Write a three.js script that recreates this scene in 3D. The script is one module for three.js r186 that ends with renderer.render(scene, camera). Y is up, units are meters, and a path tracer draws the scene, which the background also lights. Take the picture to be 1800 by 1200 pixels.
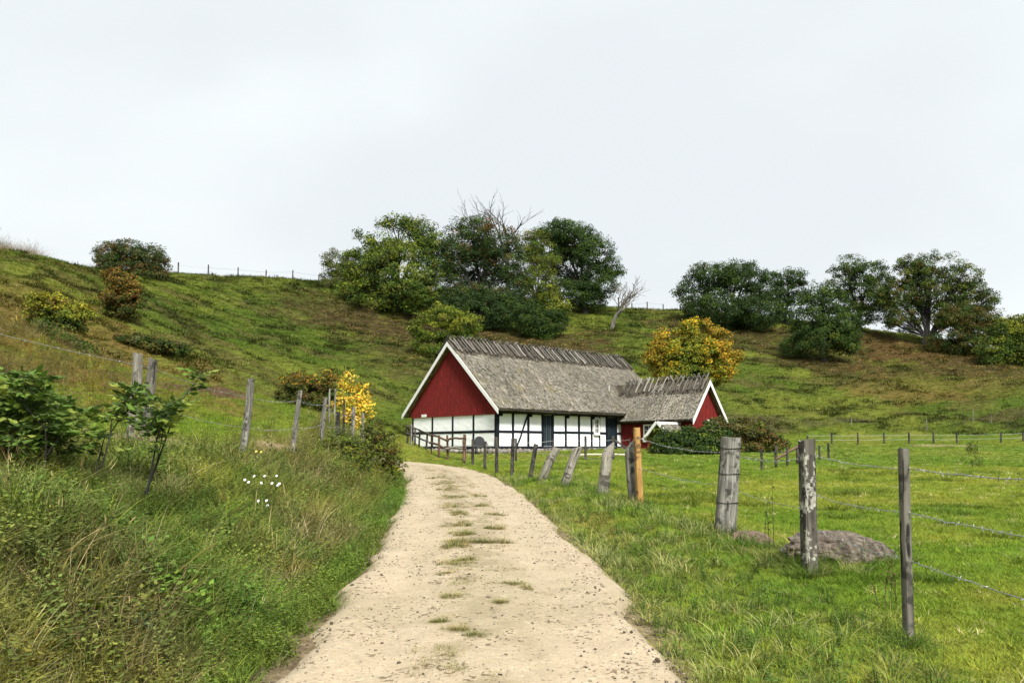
import * as THREE from 'three';

// ---------- camera, sky, sun, exposure ----------
const EXPO = 4.5;
const scene = new THREE.Scene();
const F = 1386, TH = Math.atan(112 / F), EYE = 1.4;
const camera = new THREE.PerspectiveCamera(2 * Math.atan(675 / F) * 180 / Math.PI, 1.5, 0.1, 3000);
camera.position.set(0, EYE, 0);
camera.rotation.x = TH;
camera.setViewOffset(1800, 1350, 0, 0, 1800, 1200);
const renderer = new THREE.WebGLRenderer({ antialias: true });
renderer.toneMapping = THREE.LinearToneMapping;
renderer.toneMappingExposure = EXPO;
renderer.shadowMap.enabled = true;

// ---------- random, noise ----------
function rngOf(seed) { let a = seed >>> 0; return () => { a = (a + 0x6D2B79F5) | 0; let t = Math.imul(a ^ (a >>> 15), 1 | a); t = (t + Math.imul(t ^ (t >>> 7), 61 | t)) ^ t; return ((t ^ (t >>> 14)) >>> 0) / 4294967296; }; }
function hash(x, y, s) { let h = Math.imul(x | 0, 374761393) ^ Math.imul(y | 0, 668265263) ^ Math.imul(s | 0, 974634777); h = Math.imul(h ^ (h >>> 13), 1274126177); return ((h ^ (h >>> 16)) >>> 0) / 4294967296; }
function vn(x, y, s = 0) {
  const xi = Math.floor(x), yi = Math.floor(y); let fx = x - xi, fy = y - yi;
  fx = fx * fx * (3 - 2 * fx); fy = fy * fy * (3 - 2 * fy);
  const a = hash(xi, yi, s), b = hash(xi + 1, yi, s), c = hash(xi, yi + 1, s), d = hash(xi + 1, yi + 1, s);
  return a + (b - a) * fx + (c - a) * fy + (a - b - c + d) * fx * fy;
}
function fbm(x, y, s = 0, o = 4) { let v = 0, a = 0.5, t = 0; for (let i = 0; i < o; i++) { v += a * vn(x, y, s + i * 17); t += a; a *= 0.5; x = x * 2.03 + 11.3; y = y * 2.03 + 5.7; } return v / t; }
function vn3(x, y, z, s) { const zi = Math.floor(z), f = z - zi, g = f * f * (3 - 2 * f); return vn(x, y, s + zi * 131) * (1 - g) + vn(x, y, s + (zi + 1) * 131) * g; }
const clamp = (x, a = 0, b = 1) => Math.min(b, Math.max(a, x));
const sst = (a, b, x) => { const t = clamp((x - a) / (b - a)); return t * t * (3 - 2 * t); };
const mix = (a, b, t) => a + (b - a) * t;
const mix3 = (a, b, t) => [mix(a[0], b[0], t), mix(a[1], b[1], t), mix(a[2], b[2], t)];
const V = (x, y, z) => new THREE.Vector3(x, y, z);

{ // an overcast, pale sky with faint broad cloud
  const w = 1024, h = 512, data = new Float32Array(w * h * 4);
  for (let j = 0; j < h; j++) for (let i = 0; i < w; i++) {
    const el = ((j + 0.5) / h - 0.5) * Math.PI, az = ((i + 0.5) / w - 0.5) * 2 * Math.PI;
    const x = Math.cos(el) * Math.cos(az), y = Math.sin(el), z = Math.cos(el) * Math.sin(az);
    const q = 1.1 / (0.35 + Math.max(0, y));
    let cl = 0.6 * fbm(x * q * 1.3 + 7.1, z * q * 1.3 + 3.2, 5, 4) + 0.4 * fbm(x * 3.1 + 20, y * 5 + z * 3.1, 9, 4);
    const grey = sst(0.36, 0.72, cl);
    const br = 1.03 - 0.09 * grey;
    const k = (j * w + i) * 4;
    data[k] = br * mix(0.925, 0.89, grey) / EXPO; data[k + 1] = br * mix(0.98, 0.945, grey) / EXPO; data[k + 2] = br * mix(0.99, 0.985, grey) / EXPO; data[k + 3] = 1;
  }
  const t = new THREE.DataTexture(data, w, h, THREE.RGBAFormat, THREE.FloatType);
  t.mapping = THREE.EquirectangularReflectionMapping; t.magFilter = THREE.LinearFilter; t.minFilter = THREE.LinearFilter; t.colorSpace = THREE.LinearSRGBColorSpace; t.needsUpdate = true;
  scene.background = t; scene.environment = t;
}
const sun = new THREE.DirectionalLight(new THREE.Color().setRGB(1, 0.965, 0.9), 1.5);
sun.position.set(18, 62, 22); sun.target.position.set(0, 0, -30);
sun.castShadow = true; sun.shadow.radius = 30; sun.shadow.mapSize.set(2048, 2048);
Object.assign(sun.shadow.camera, { left: -110, right: 110, top: 110, bottom: -110, near: 1, far: 320 });
scene.add(sun, sun.target);

// a point of the place from its bearing in the photograph and its distance along the ground
function at(px, py, d) { const a = (px - 900) / F, b = (675 - py) / F, zf = Math.cos(TH) - b * Math.sin(TH), s = d / zf; return V(a * s, EYE + (b * Math.cos(TH) + Math.sin(TH)) * s, -d); }

// ---------- tagging ----------
const taken = new Map();
function numbered(n) { const k = taken.get(n) || 0; taken.set(n, k + 1); return k ? n + '_' + String(k).padStart(3, '0') : n; }
function tag(o, label, category, group, kind) { o.userData.label = label; o.userData.category = category; if (group) o.userData.group = group; if (kind) o.userData.kind = kind; return o; }
function thing(name, pos, label, category, group) { const g = new THREE.Group(); g.name = numbered(name); g.position.copy(pos); scene.add(g); return tag(g, label, category, group); }
function part(name, geo, mat, parent) { const m = new THREE.Mesh(geo, mat); m.name = name; m.castShadow = m.receiveShadow = true; parent.add(m); return m; }

// ---------- geometry builder ----------
class Geo {
  constructor() { this.p = []; this.i = []; this.c = []; this.u = []; }
  v(x, y, z, c, u = 0, w = 0) { this.p.push(x, y, z); if (c) this.c.push(c[0], c[1], c[2]); this.u.push(u, w); return this.p.length / 3 - 1; }
  t(a, b, c) { this.i.push(a, b, c); }
  q(a, b, c, d) { this.i.push(a, b, c, a, c, d); }
  tube(pts, rad, seg = 6, c = null, cap = true) {
    const rings = []; let len = 0; let ref = V(0.31, 0.2, 0.93);
    for (let k = 0; k < pts.length; k++) {
      const d = (pts[Math.min(k + 1, pts.length - 1)]).clone().sub(pts[Math.max(k - 1, 0)]).normalize();
      if (Math.abs(d.dot(ref)) > 0.95) ref = V(1, 0, 0);
      const a = ref.clone().cross(d).normalize(), b = d.clone().cross(a);
      if (k) len += pts[k].distanceTo(pts[k - 1]);
      const r = rad[k], ring = [];
      for (let s = 0; s <= seg; s++) { const w = s / seg * 2 * Math.PI, x = Math.cos(w) * r, y = Math.sin(w) * r, p = pts[k]; ring.push(this.v(p.x + a.x * x + b.x * y, p.y + a.y * x + b.y * y, p.z + a.z * x + b.z * y, c, s / seg * 2 * Math.PI * Math.max(r, 0.03), len)); }
      rings.push(ring);
    }
    for (let k = 1; k < rings.length; k++) for (let s = 0; s < seg; s++) this.q(rings[k - 1][s], rings[k - 1][s + 1], rings[k][s + 1], rings[k][s]);
    if (cap) for (const [k, rev] of [[0, 1], [pts.length - 1, 0]]) { const m = this.v(pts[k].x, pts[k].y, pts[k].z, c, 0, len); for (let s = 0; s < seg; s++) rev ? this.t(m, rings[k][s + 1], rings[k][s]) : this.t(m, rings[k][s], rings[k][s + 1]); }
  }
  leaf(x, y, z, a, b, L, W, fold, c) { // a: along, b: across
    const nx = a.y * b.z - a.z * b.y, ny = a.z * b.x - a.x * b.z, nz = a.x * b.y - a.y * b.x, h = L / 2, w = W / 2;
    const k0 = this.v(x - a.x * h, y - a.y * h, z - a.z * h, c), k1 = this.v(x + b.x * w + nx * fold, y + b.y * w + ny * fold, z + b.z * w + nz * fold, c),
      k2 = this.v(x + a.x * h, y + a.y * h, z + a.z * h, c), k3 = this.v(x - b.x * w + nx * fold, y - b.y * w + ny * fold, z - b.z * w + nz * fold, c);
    this.t(k0, k1, k2); this.t(k0, k2, k3);
  }
  build() {
    const g = new THREE.BufferGeometry();
    g.setAttribute('position', new THREE.Float32BufferAttribute(this.p, 3));
    if (this.c.length) g.setAttribute('color', new THREE.Float32BufferAttribute(this.c, 3));
    g.setAttribute('uv', new THREE.Float32BufferAttribute(this.u, 2));
    g.setIndex(this.i); g.computeVertexNormals(); return g;
  }
}
function randDir(r) { const z = r() * 2 - 1, a = r() * 6.2832, s = Math.sqrt(1 - z * z); return V(s * Math.cos(a), z, s * Math.sin(a)); }
// a box with slightly eased edges, uv in metres
function boxGeo(x0, x1, y0, y1, z0, z1, e = 0.008) {
  const g = new Geo(), P = [[x0, x1], [y0, y1], [z0, z1]];
  e = Math.min(e, (x1 - x0) / 3, (y1 - y0) / 3, (z1 - z0) / 3);
  const idx = {};
  const cor = (sx, sy, sz, ax) => { // corner vertex lying on the face across axis ax
    const k = [sx, sy, sz, ax].join(); if (idx[k] !== undefined) return idx[k];
    const s = [sx, sy, sz], q = [0, 1, 2].map(m => P[m][s[m]] + (m === ax ? 0 : (s[m] ? -e : e)));
    const uv = ax === 0 ? [q[2], q[1]] : ax === 1 ? [q[0], q[2]] : [q[0], q[1]];
    return idx[k] = g.v(q[0], q[1], q[2], null, uv[0], uv[1]);
  };
  for (const s of [0, 1]) {
    let f = [[s, 0, 0], [s, 1, 0], [s, 1, 1], [s, 0, 1]].map(k => cor(...k, 0)); s ? g.q(...f) : g.q(...f.reverse());
    f = [[0, s, 0], [0, s, 1], [1, s, 1], [1, s, 0]].map(k => cor(...k, 1)); s ? g.q(...f) : g.q(...f.reverse());
    f = [[0, 0, s], [1, 0, s], [1, 1, s], [0, 1, s]].map(k => cor(...k, 2)); s ? g.q(...f) : g.q(...f.reverse());
  }
  for (const a of [0, 1]) for (const b of [0, 1]) { // bevel strips
    let f = [cor(0, a, b, 1), cor(1, a, b, 1), cor(1, a, b, 2), cor(0, a, b, 2)]; (a ^ b) ? g.q(...f.reverse()) : g.q(...f); if (a === b) { /* winding is fixed by normals below */ }
    f = [cor(a, 0, b, 0), cor(a, 1, b, 0), cor(a, 1, b, 2), cor(a, 0, b, 2)]; (a ^ b) ? g.q(...f) : g.q(...f.reverse());
    f = [cor(a, b, 0, 0), cor(a, b, 1, 0), cor(a, b, 1, 1), cor(a, b, 0, 1)]; (a ^ b) ? g.q(...f.reverse()) : g.q(...f);
  }
  const out = g.build().toNonIndexed(); out.computeVertexNormals(); return out;
}
function beamGeo(a, b, w, h, e = 0.006) { // a square beam from a to b
  const d = b.clone().sub(a), L = d.length(); const g = boxGeo(-w / 2, w / 2, 0, L, -h / 2, h / 2, e);
  g.applyQuaternion(new THREE.Quaternion().setFromUnitVectors(V(0, 1, 0), d.normalize())); g.translate(a.x, a.y, a.z); return g;
}

// ---------- textures ----------
function tex(w, h, fn, srgb = true) {
  const d = new Uint8Array(w * h * 4);
  for (let j = 0; j < h; j++) for (let i = 0; i < w; i++) { const c = fn(i / w, j / h, i, j), k = (j * w + i) * 4; d[k] = clamp(c[0]) * 255; d[k + 1] = clamp(c[1]) * 255; d[k + 2] = clamp(c[2]) * 255; d[k + 3] = 255; }
  const t = new THREE.DataTexture(d, w, h); t.wrapS = t.wrapT = THREE.RepeatWrapping; t.magFilter = THREE.LinearFilter; t.minFilter = THREE.LinearMipmapLinearFilter; t.generateMipmaps = true; if (srgb) t.colorSpace = THREE.SRGBColorSpace; t.needsUpdate = true; return t;
}
// tiling noise: n cells per tile
function tn(u, v, nx, ny, s) {
  const x = u * nx, y = v * ny, xi = Math.floor(x), yi = Math.floor(y); let fx = x - xi, fy = y - yi; fx = fx * fx * (3 - 2 * fx); fy = fy * fy * (3 - 2 * fy);
  const m = (k, n) => ((k % n) + n) % n;
  const a = hash(m(xi, nx), m(yi, ny), s), b = hash(m(xi + 1, nx), m(yi, ny), s), c = hash(m(xi, nx), m(yi + 1, ny), s), d = hash(m(xi + 1, nx), m(yi + 1, ny), s);
  return a + (b - a) * fx + (c - a) * fy + (a - b - c + d) * fx * fy;
}
const rep = (t, x, y) => { t.repeat.set(x, y); return t; };
const std = (o) => new THREE.MeshStandardMaterial(Object.assign({ roughness: 0.9, metalness: 0 }, o));
const rgb = (r, g, b) => new THREE.Color().setRGB(r, g, b);

// weathered grey wood: grain along v, cracks, lichen flakes
function woodTex(seed, dark, light, lichen, crack) {
  return tex(256, 512, (u, v) => {
    const g = 0.5 * tn(u, v, 40, 6, seed) + 0.3 * tn(u, v, 90, 14, seed + 1) + 0.2 * tn(u, v, 8, 5, seed + 2);
    let c = mix3(dark, light, clamp(g * 1.5 - 0.25));
    const st = sst(0.56, 0.75, tn(u, v, 5, 7, seed + 3) * 0.6 + tn(u, v, 16, 30, seed + 4) * 0.4); c = mix3(c, [dark[0] * 0.55, dark[1] * 0.55, dark[2] * 0.55], st * 0.75);
    const ck = sst(0.82, 0.9, tn(u + 0.02 * tn(u, v, 4, 9, seed + 5), v, 22, 3, seed + 6)) * crack; c = mix3(c, [0.1, 0.09, 0.08], ck);
    const li = sst(0.60, 0.68, tn(u, v, 9, 8, seed + 7) * 0.45 + tn(u, v, 40, 34, seed + 8) * 0.35 + tn(u, v, 70, 110, seed + 9) * 0.2) * lichen; c = mix3(c, [0.72, 0.71, 0.66], li * (0.5 + 0.5 * tn(u, v, 60, 60, seed + 10)));
    return c;
  });
}
const woodBump = tex(256, 512, (u, v) => { const g = 0.6 * tn(u, v, 40, 5, 71) + 0.4 * tn(u, v, 90, 12, 72) - 0.8 * sst(0.8, 0.9, tn(u, v, 22, 3, 77)); return [g, g, g]; }, false);
const rp = (t, sx, sy) => { const c = t.clone(); c.repeat.set(sx, sy); c.needsUpdate = true; return c; };
const Mt = {
  postGrey: std({ map: woodTex(11, [0.29, 0.28, 0.26], [0.56, 0.55, 0.51], 0.5, 0.8), bumpMap: woodBump, bumpScale: 0.006, roughness: 0.95 }),
  postPale: std({ map: woodTex(31, [0.37, 0.35, 0.31], [0.63, 0.61, 0.56], 0.25, 1), bumpMap: woodBump, bumpScale: 0.008, roughness: 0.95 }),
  postFlaky: std({ map: woodTex(41, [0.20, 0.185, 0.165], [0.40, 0.38, 0.34], 1, 1), bumpMap: woodBump, bumpScale: 0.006, roughness: 0.95 }),
  postMid: std({ map: woodTex(55, [0.27, 0.26, 0.23], [0.46, 0.44, 0.40], 0.2, 1), bumpMap: woodBump, bumpScale: 0.004, roughness: 0.95 }),
  postDark: std({ map: woodTex(51, [0.16, 0.15, 0.14], [0.33, 0.31, 0.28], 0.15, 1), bumpMap: woodBump, bumpScale: 0.004, roughness: 0.95 }),
  postNew: std({ map: woodTex(61, [0.55, 0.41, 0.21], [0.70, 0.55, 0.31], 0, 0.35), bumpMap: woodBump, bumpScale: 0.002, roughness: 0.8 }),
  postBrown: std({ map: woodTex(63, [0.28, 0.19, 0.145], [0.52, 0.40, 0.31], 0.1, 0.6), bumpMap: woodBump, bumpScale: 0.004, roughness: 0.9 }),
  wire: std({ color: rgb(0.30, 0.31, 0.30), metalness: 0.6, roughness: 0.5 }),
  timber: new THREE.MeshPhysicalMaterial({ color: rgb(0.010, 0.012, 0.018), roughness: 0.8, specularIntensity: 0.3, bumpMap: rp(woodBump, 2, 1), bumpScale: 0.003 }),
  doorDark: new THREE.MeshPhysicalMaterial({ color: rgb(0.010, 0.019, 0.026), roughness: 0.7, specularIntensity: 0.4, bumpMap: rp(woodBump, 2, 1), bumpScale: 0.003 }),
  white: std({ color: rgb(0.78, 0.78, 0.75), roughness: 0.6 }),
  glass: new THREE.MeshPhysicalMaterial({ color: rgb(0.03, 0.035, 0.04), roughness: 0.06, metalness: 0 }),
  iron: std({ color: rgb(0.02, 0.022, 0.023), metalness: 0.4, roughness: 0.6 }),
  plaster: std({
    map: tex(512, 512, (u, v) => { const g = 0.5 * tn(u, v, 7, 7, 3) + 0.3 * tn(u, v, 40, 40, 4) + 0.2 * tn(u, v, 120, 120, 5); const k = 0.95 + 0.04 * g - 0.05 * sst(0.7, 0.85, tn(u, v, 5, 11, 6) * 0.6 + tn(u, v, 34, 40, 7) * 0.4); return [k * 0.985, k * 0.995, k]; }),
    bumpMap: tex(256, 256, (u, v) => { const g = 0.6 * tn(u, v, 6, 6, 13) + 0.4 * tn(u, v, 32, 32, 14); return [g, g, g]; }, false), bumpScale: 0.02, roughness: 0.95
  }),
  red: std({ map: tex(512, 512, (u, v) => { const g = 0.5 * tn(u, v, 64, 6, 21) + 0.3 * tn(u, v, 128, 20, 22) + 0.2 * tn(u, v, 6, 5, 23); const w = sst(0.72, 0.86, tn(u, v, 70, 12, 24)); return mix3(mix3([0.33, 0.036, 0.026], [0.52, 0.08, 0.052], g), [0.64, 0.21, 0.15], w * 0.5); }), roughness: 0.9 }),
  thatch: std({
    map: tex(1024, 1024, (u, v) => {
      const s = 0.45 * tn(u, v, 150, 14, 31) + 0.3 * tn(u, v, 60, 9, 32) + 0.25 * tn(u, v, 300, 40, 33);
      let c = mix3([0.20, 0.185, 0.155], [0.66, 0.62, 0.55], clamp(s * 1.9 - 0.45));
      c = mix3(c, [0.27, 0.25, 0.19], 0.6 * sst(0.5, 0.75, tn(u, v, 9, 7, 34) * 0.6 + tn(u, v, 30, 20, 35) * 0.4));
      c = mix3(c, [0.42, 0.40, 0.24], 0.4 * sst(0.62, 0.8, tn(u, v, 6, 5, 36)));
      return c;
    }),
    bumpMap: tex(512, 512, (u, v) => { const s = 0.5 * tn(u, v, 90, 10, 31) + 0.5 * tn(u, v, 40, 12, 37); return [s, s, s]; }, false), bumpScale: 0.05, roughness: 1
  }),
  stone: std({ vertexColors: true, map: tex(256, 256, (u, v) => { const g = 0.55 + 0.3 * tn(u, v, 24, 24, 81) + 0.25 * tn(u, v, 70, 70, 82) - 0.2 * sst(0.6, 0.8, tn(u, v, 8, 8, 83)); return [g, g * 0.98, g * 0.95]; }), roughness: 0.95 }),
  bark: std({ vertexColors: true, map: tex(128, 256, (u, v) => { const g = 0.6 + 0.5 * tn(u, v, 16, 8, 91) + 0.2 * tn(u, v, 40, 30, 92) - 0.25; return [g, g, g]; }), roughness: 0.95 }),
  leaf: new THREE.MeshPhysicalMaterial({ color: rgb(1.6, 1.45, 1.1), vertexColors: true, roughness: 0.8, transmission: 0.3, thickness: 0, specularIntensity: 0.18, side: THREE.DoubleSide }),
  blade: new THREE.MeshPhysicalMaterial({ color: rgb(1.42, 1.42, 1.25), vertexColors: true, roughness: 0.8, transmission: 0.25, thickness: 0, specularIntensity: 0.2, side: THREE.DoubleSide }),
};
for (const k of ['thatch']) { Mt[k].map.repeat.set(1 / 3, 1 / 3); Mt[k].bumpMap.repeat.set(1 / 3, 1 / 3); }
Mt.plaster.map.repeat.set(0.5, 0.5); Mt.red.map.repeat.set(1 / 1.6, 1 / 1.6);
for (const k of ['postGrey', 'postPale', 'postFlaky', 'postDark', 'postMid', 'postNew', 'postBrown']) { Mt[k].map.repeat.set(1.6, 0.8); Mt[k].bumpMap = rp(woodBump, 1.6, 0.8); }

// ---------- the lie of the land ----------
const roadPts = [[0.1, -14], [0.0, -6], [-0.1, 0], [-0.19, 4.4], [-0.23, 5.6], [-0.31, 7.8], [-0.63, 12.2], [-0.99, 16], [-1.31, 19.2], [-1.84, 22.5], [-2.45, 25.05], [-3.25, 27.4], [-4.6, 30], [-6.6, 32.8], [-9.6, 35.5], [-14, 38], [-20, 40]];
const roadCurve = new THREE.CatmullRomCurve3(roadPts.map(([x, d]) => V(x, 0, d)), false, 'centripetal');
const RS = roadCurve.getSpacedPoints(260);
const RW = 1.27;
function roadOff(x, d) { // signed distance to the centre line (left negative), and the distance d of the nearest point
  if (d > 46 || x > 14 || x < -32) return [x > 0 ? 99 : -99, d];
  let best = 1e9, bi = 0;
  for (let i = 0; i < RS.length; i += 3) { const e = (RS[i].x - x) ** 2 + (RS[i].z - d) ** 2; if (e < best) { best = e; bi = i; } }
  const lo = Math.max(0, bi - 3), hi = Math.min(RS.length - 2, bi + 3); best = 1e9; let sgn = 1, dd = d;
  for (let i = lo; i <= hi; i++) {
    const a = RS[i], b = RS[i + 1], ex = b.x - a.x, ez = b.z - a.z, t = clamp(((x - a.x) * ex + (d - a.z) * ez) / (ex * ex + ez * ez));
    const qx = a.x + ex * t - x, qz = a.z + ez * t - d, e = qx * qx + qz * qz;
    if (e < best) { best = e; dd = a.z + ez * t; sgn = (ex * (d - a.z) - ez * (x - a.x)) < 0 ? 1 : -1; }
  }
  return [Math.sqrt(best) * sgn, dd];
}
const roadY = (d) => 0.028 * d;
function bank(x, d) { const [o] = roadOff(x, d); if (o > 0 || d > 34) return 0; return 0.74 * sst(RW + 0.1, RW + 2.3, -o) * (1 - sst(23, 29, d)); }
const ctrl = [];
const cp = (px, py, d) => { const v = at(px, py, d); ctrl.push([v.x, d, v.y - bank(v.x, d)]); };
const ch = (x, d, h) => ctrl.push([x, d, h]);
for (const d of [-25, -8, 0, 5, 10, 15, 20, 25, 30, 36]) { for (const x of [1.5, 4, 9, 18, 32, 60]) if (x < 5 + d * 1.3 || x > 8) ch(x, d, 0.028 * d); }
for (const d of [42, 48]) for (const x of [1, 8, 16, 26, 40, 60]) ch(x, d, 0.028 * d);
for (const d of [-25, -8, 0, 5, 10, 15, 20, 24]) ch(-2.4, d, 0.028 * d);
for (const [x, d] of [[-3.2, 28], [-5, 31], [-7, 34], [-4, 36], [-3, 40], [-6, 42], [-10, 37]]) ch(x, d, 0.028 * d + (x < -8 ? 0.25 : 0));
cp(255, 785, 10.3); cp(425, 830, 12); cp(512, 808, 15); cp(562, 788, 18); cp(600, 785, 20.5); cp(637, 785, 22.5);
ch(2.65, 5.5, 0.03); ch(3.6, 4.6, 0.02); ch(2.84, 7.7, 0.2); ch(2.2, 3, 0.0); ch(-3.4, 8, 0.25); ch(-4.4, 5, 0.55); ch(-6, 5, 1.0); ch(-4, 0, 0.4); ch(-7, 0, 1.2); ch(-12, 0, 3); ch(-12, -20, 3); ch(-4, -20, 0.2);
cp(0, 720, 13); cp(0, 650, 18); cp(100, 655, 20); cp(0, 560, 28); cp(300, 758, 14); cp(300, 698, 20); cp(400, 740, 18); cp(480, 702, 23); cp(540, 738, 24.5); cp(612, 768, 24);
cp(240, 645, 30); cp(110, 600, 36); cp(215, 565, 47); cp(0, 500, 44); cp(320, 630, 36); cp(400, 660, 34); cp(560, 690, 38);
cp(500, 600, 65); cp(420, 560, 72); cp(650, 690, 54); cp(690, 772, 47); cp(600, 580, 76); cp(560, 640, 58); cp(720, 640, 64);
cp(900, 600, 84); cp(1070, 582, 90); cp(1000, 610, 80); cp(790, 620, 70); cp(1200, 665, 72); cp(1130, 695, 66); cp(1300, 640, 82); cp(1450, 638, 86);
cp(1350, 700, 70); cp(1350, 752, 62); cp(1600, 700, 72); cp(1600, 755, 62.5); cp(1600, 779, 57); cp(1400, 780, 57); cp(1780, 779, 57); cp(1790, 700, 70); cp(1780, 658, 80); cp(1630, 610, 98); cp(1550, 640, 88);
ch(70, 57, 1.7); ch(80, 80, 9); ch(90, 100, 12); ch(100, 60, 2); ch(3, 56, 1.9); ch(16, 57, 1.9); ch(9, 60, 2.5);
const ridge = [[-250, 430, 50], [0, 444, 60], [75, 461, 68], [160, 481, 82], [300, 493, 103], [420, 498, 112], [560, 499, 117], [700, 507, 118], [900, 524, 116], [1120, 544, 112], [1200, 547, 112], [1400, 566, 110], [1550, 585, 106], [1680, 607, 102], [1800, 632, 98], [1950, 650, 95]];
for (const [px, py, d] of ridge) { cp(px, py, d); const v = at(px, py, d); const h = v.y; const k1 = at(px, py + 14, d * 1.25), k2 = at(px, py + 60, d * 1.9); ch(k1.x, d * 1.25, Math.min(k1.y, h + 1)); ch(k2.x, d * 1.9, Math.min(k2.y, h)); }
// thin-plate surface through these heights
const N = ctrl.length, A = []; const kern = (r2) => r2 > 1e-9 ? 0.5 * r2 * Math.log(r2) : 0; const SC = 1 / 40;
for (let i = 0; i < N; i++) { const r = []; for (let j = 0; j < N; j++) r.push(kern(((ctrl[i][0] - ctrl[j][0]) ** 2 + (ctrl[i][1] - ctrl[j][1]) ** 2) * SC * SC) + (i === j ? 0.0008 : 0)); r.push(1, ctrl[i][0] * SC, ctrl[i][1] * SC, ctrl[i][2]); A.push(r); }
for (let k = 0; k < 3; k++) { const r = []; for (let j = 0; j < N; j++) r.push([1, ctrl[j][0] * SC, ctrl[j][1] * SC][k]); r.push(0, 0, 0, 0); A.push(r); }
{ const n = N + 3; for (let c = 0; c < n; c++) { let p = c; for (let r = c + 1; r < n; r++) if (Math.abs(A[r][c]) > Math.abs(A[p][c])) p = r; [A[c], A[p]] = [A[p], A[c]]; for (let r = 0; r < n; r++) if (r !== c) { const f = A[r][c] / A[c][c]; if (f) for (let k = c; k <= n; k++) A[r][k] -= f * A[c][k]; } } for (let c = 0; c < n; c++) A[c] = A[c][n] / A[c][c]; }
const GX0 = -140, GD0 = -30, GNX = 281, GND = 261, grid = new Float32Array(GNX * GND);
for (let j = 0; j < GND; j++) for (let i = 0; i < GNX; i++) { const x = GX0 + i, d = GD0 + j; let h = A[N] + A[N + 1] * x * SC + A[N + 2] * d * SC; for (let k = 0; k < N; k++) h += A[k] * kern(((ctrl[k][0] - x) ** 2 + (ctrl[k][1] - d) ** 2) * SC * SC); grid[j * GNX + i] = clamp(h, -3, 34); }
function cub(a, b, c, d, t) { return b + 0.5 * t * (c - a + t * (2 * a - 5 * b + 4 * c - d + t * (3 * (b - c) + d - a))); }
function baseH(x, d) {
  const gx = clamp(x - GX0, 1, GNX - 3.001), gd = clamp(d - GD0, 1, GND - 3.001), i = Math.floor(gx), j = Math.floor(gd), fx = gx - i, fd = gd - j, r = [];
  for (let k = -1; k < 3; k++) { const o = (j + k) * GNX + i; r.push(cub(grid[o - 1], grid[o], grid[o + 1], grid[o + 2], fx)); }
  return cub(r[0], r[1], r[2], r[3], fd);
}
const hillOf = (b, d) => sst(0.35, 1.6, b - 0.028 * Math.min(d, 57));
function H(x, d) { // height of the ground
  const b = baseH(x, d), hl = hillOf(b, d), [o] = roadOff(x, d), ao = Math.abs(o);
  let h = b + bank(x, d);
  h += hl * (0.5 * (fbm(x * 0.11, d * 0.11, 3, 3) - 0.5) + 0.55 * (vn(x * 0.33, d * 0.62, 8) - 0.5) * sst(20, 50, d) + 0.40 * (vn(x * 0.9, d * 1.5, 12) - 0.5) + 0.14 * (vn(x * 2.4, d * 3, 15) - 0.5));
  h += (1 - hl) * (0.07 * (fbm(x * 0.5, d * 0.5, 21, 2) - 0.5) + 0.035 * (vn(x * 2.2, d * 2.2, 22) - 0.5));
  h += 0.07 * sst(1.4, 2.0, o) * (1 - sst(2.6, 3.6, o)) * sst(7.5, 9.5, d) * (1 - sst(20, 26, d)); // low verge along the fence
  if (ao < 4) h = mix(roadY(d) - 0.06, h, sst(RW - 0.05, RW + 0.9, ao));
  return h;
}
// patches of leaf litter (rusty tone darkened as painted tree shade), sand and dry grass: [x, d, rx, rd, colour, strength]
const patches = [];
const patch = (px, py, d, rx, rd, c, s) => { const v = at(px, py, d); patches.push([v.x, d, rx, rd, c, s]); };
const LIT = [0.062, 0.048, 0.018], RUST_SHADE = [0.092, 0.060, 0.020], SAND = [0.42, 0.33, 0.20], OCH = [0.15, 0.115, 0.028], DRK = [0.030, 0.036, 0.014];
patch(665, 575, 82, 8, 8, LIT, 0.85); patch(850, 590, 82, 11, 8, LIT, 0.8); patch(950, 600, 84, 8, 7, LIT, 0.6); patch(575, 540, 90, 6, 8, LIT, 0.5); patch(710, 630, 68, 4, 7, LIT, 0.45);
patch(1290, 590, 96, 10, 9, LIT, 0.8); patch(1450, 640, 85, 7, 5, LIT, 0.8); patch(1560, 610, 96, 7, 8, RUST_SHADE, 0.85); patch(1640, 630, 92, 8, 5, RUST_SHADE, 0.8); patch(1740, 650, 84, 8, 6, LIT, 0.8); patch(1600, 650, 84, 7, 4, RUST_SHADE, 0.35); patch(1510, 590, 100, 6, 5, RUST_SHADE, 0.8);
patch(60, 640, 20, 4.5, 5, OCH, 0.75); patch(30, 580, 28, 7, 8, OCH, 0.9); patch(90, 560, 38, 6, 7, OCH, 0.7); patch(0, 520, 42, 5, 8, OCH, 0.6);
patch(275, 775, 12.6, 0.5, 0.7, SAND, 1.2); patch(500, 803, 16.2, 0.5, 0.6, SAND, 1.0); patch(455, 800, 14.8, 0.35, 0.5, SAND, 0.9); patch(50, 730, 12, 0.8, 0.5, SAND, 0.9); patch(310, 680, 22, 2, 0.8, [0.1, 0.06, 0.035], 0.9); patch(1660, 781, 55.5, 2.2, 0.7, SAND, 0.6);
patch(1420, 748, 64, 3, 0.9, [0.09, 0.065, 0.035], 0.5); patch(1510, 745, 65, 3, 1.0, [0.06, 0.05, 0.03], 0.7); patch(1770, 745, 65, 4, 1.5, [0.085, 0.06, 0.03], 0.6); patch(1600, 705, 73, 5, 3, OCH, 0.7); patch(1650, 690, 76, 8, 5, OCH, 0.5); patch(1310, 745, 63, 3, 2, [0.1, 0.075, 0.035], 0.6);
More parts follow.
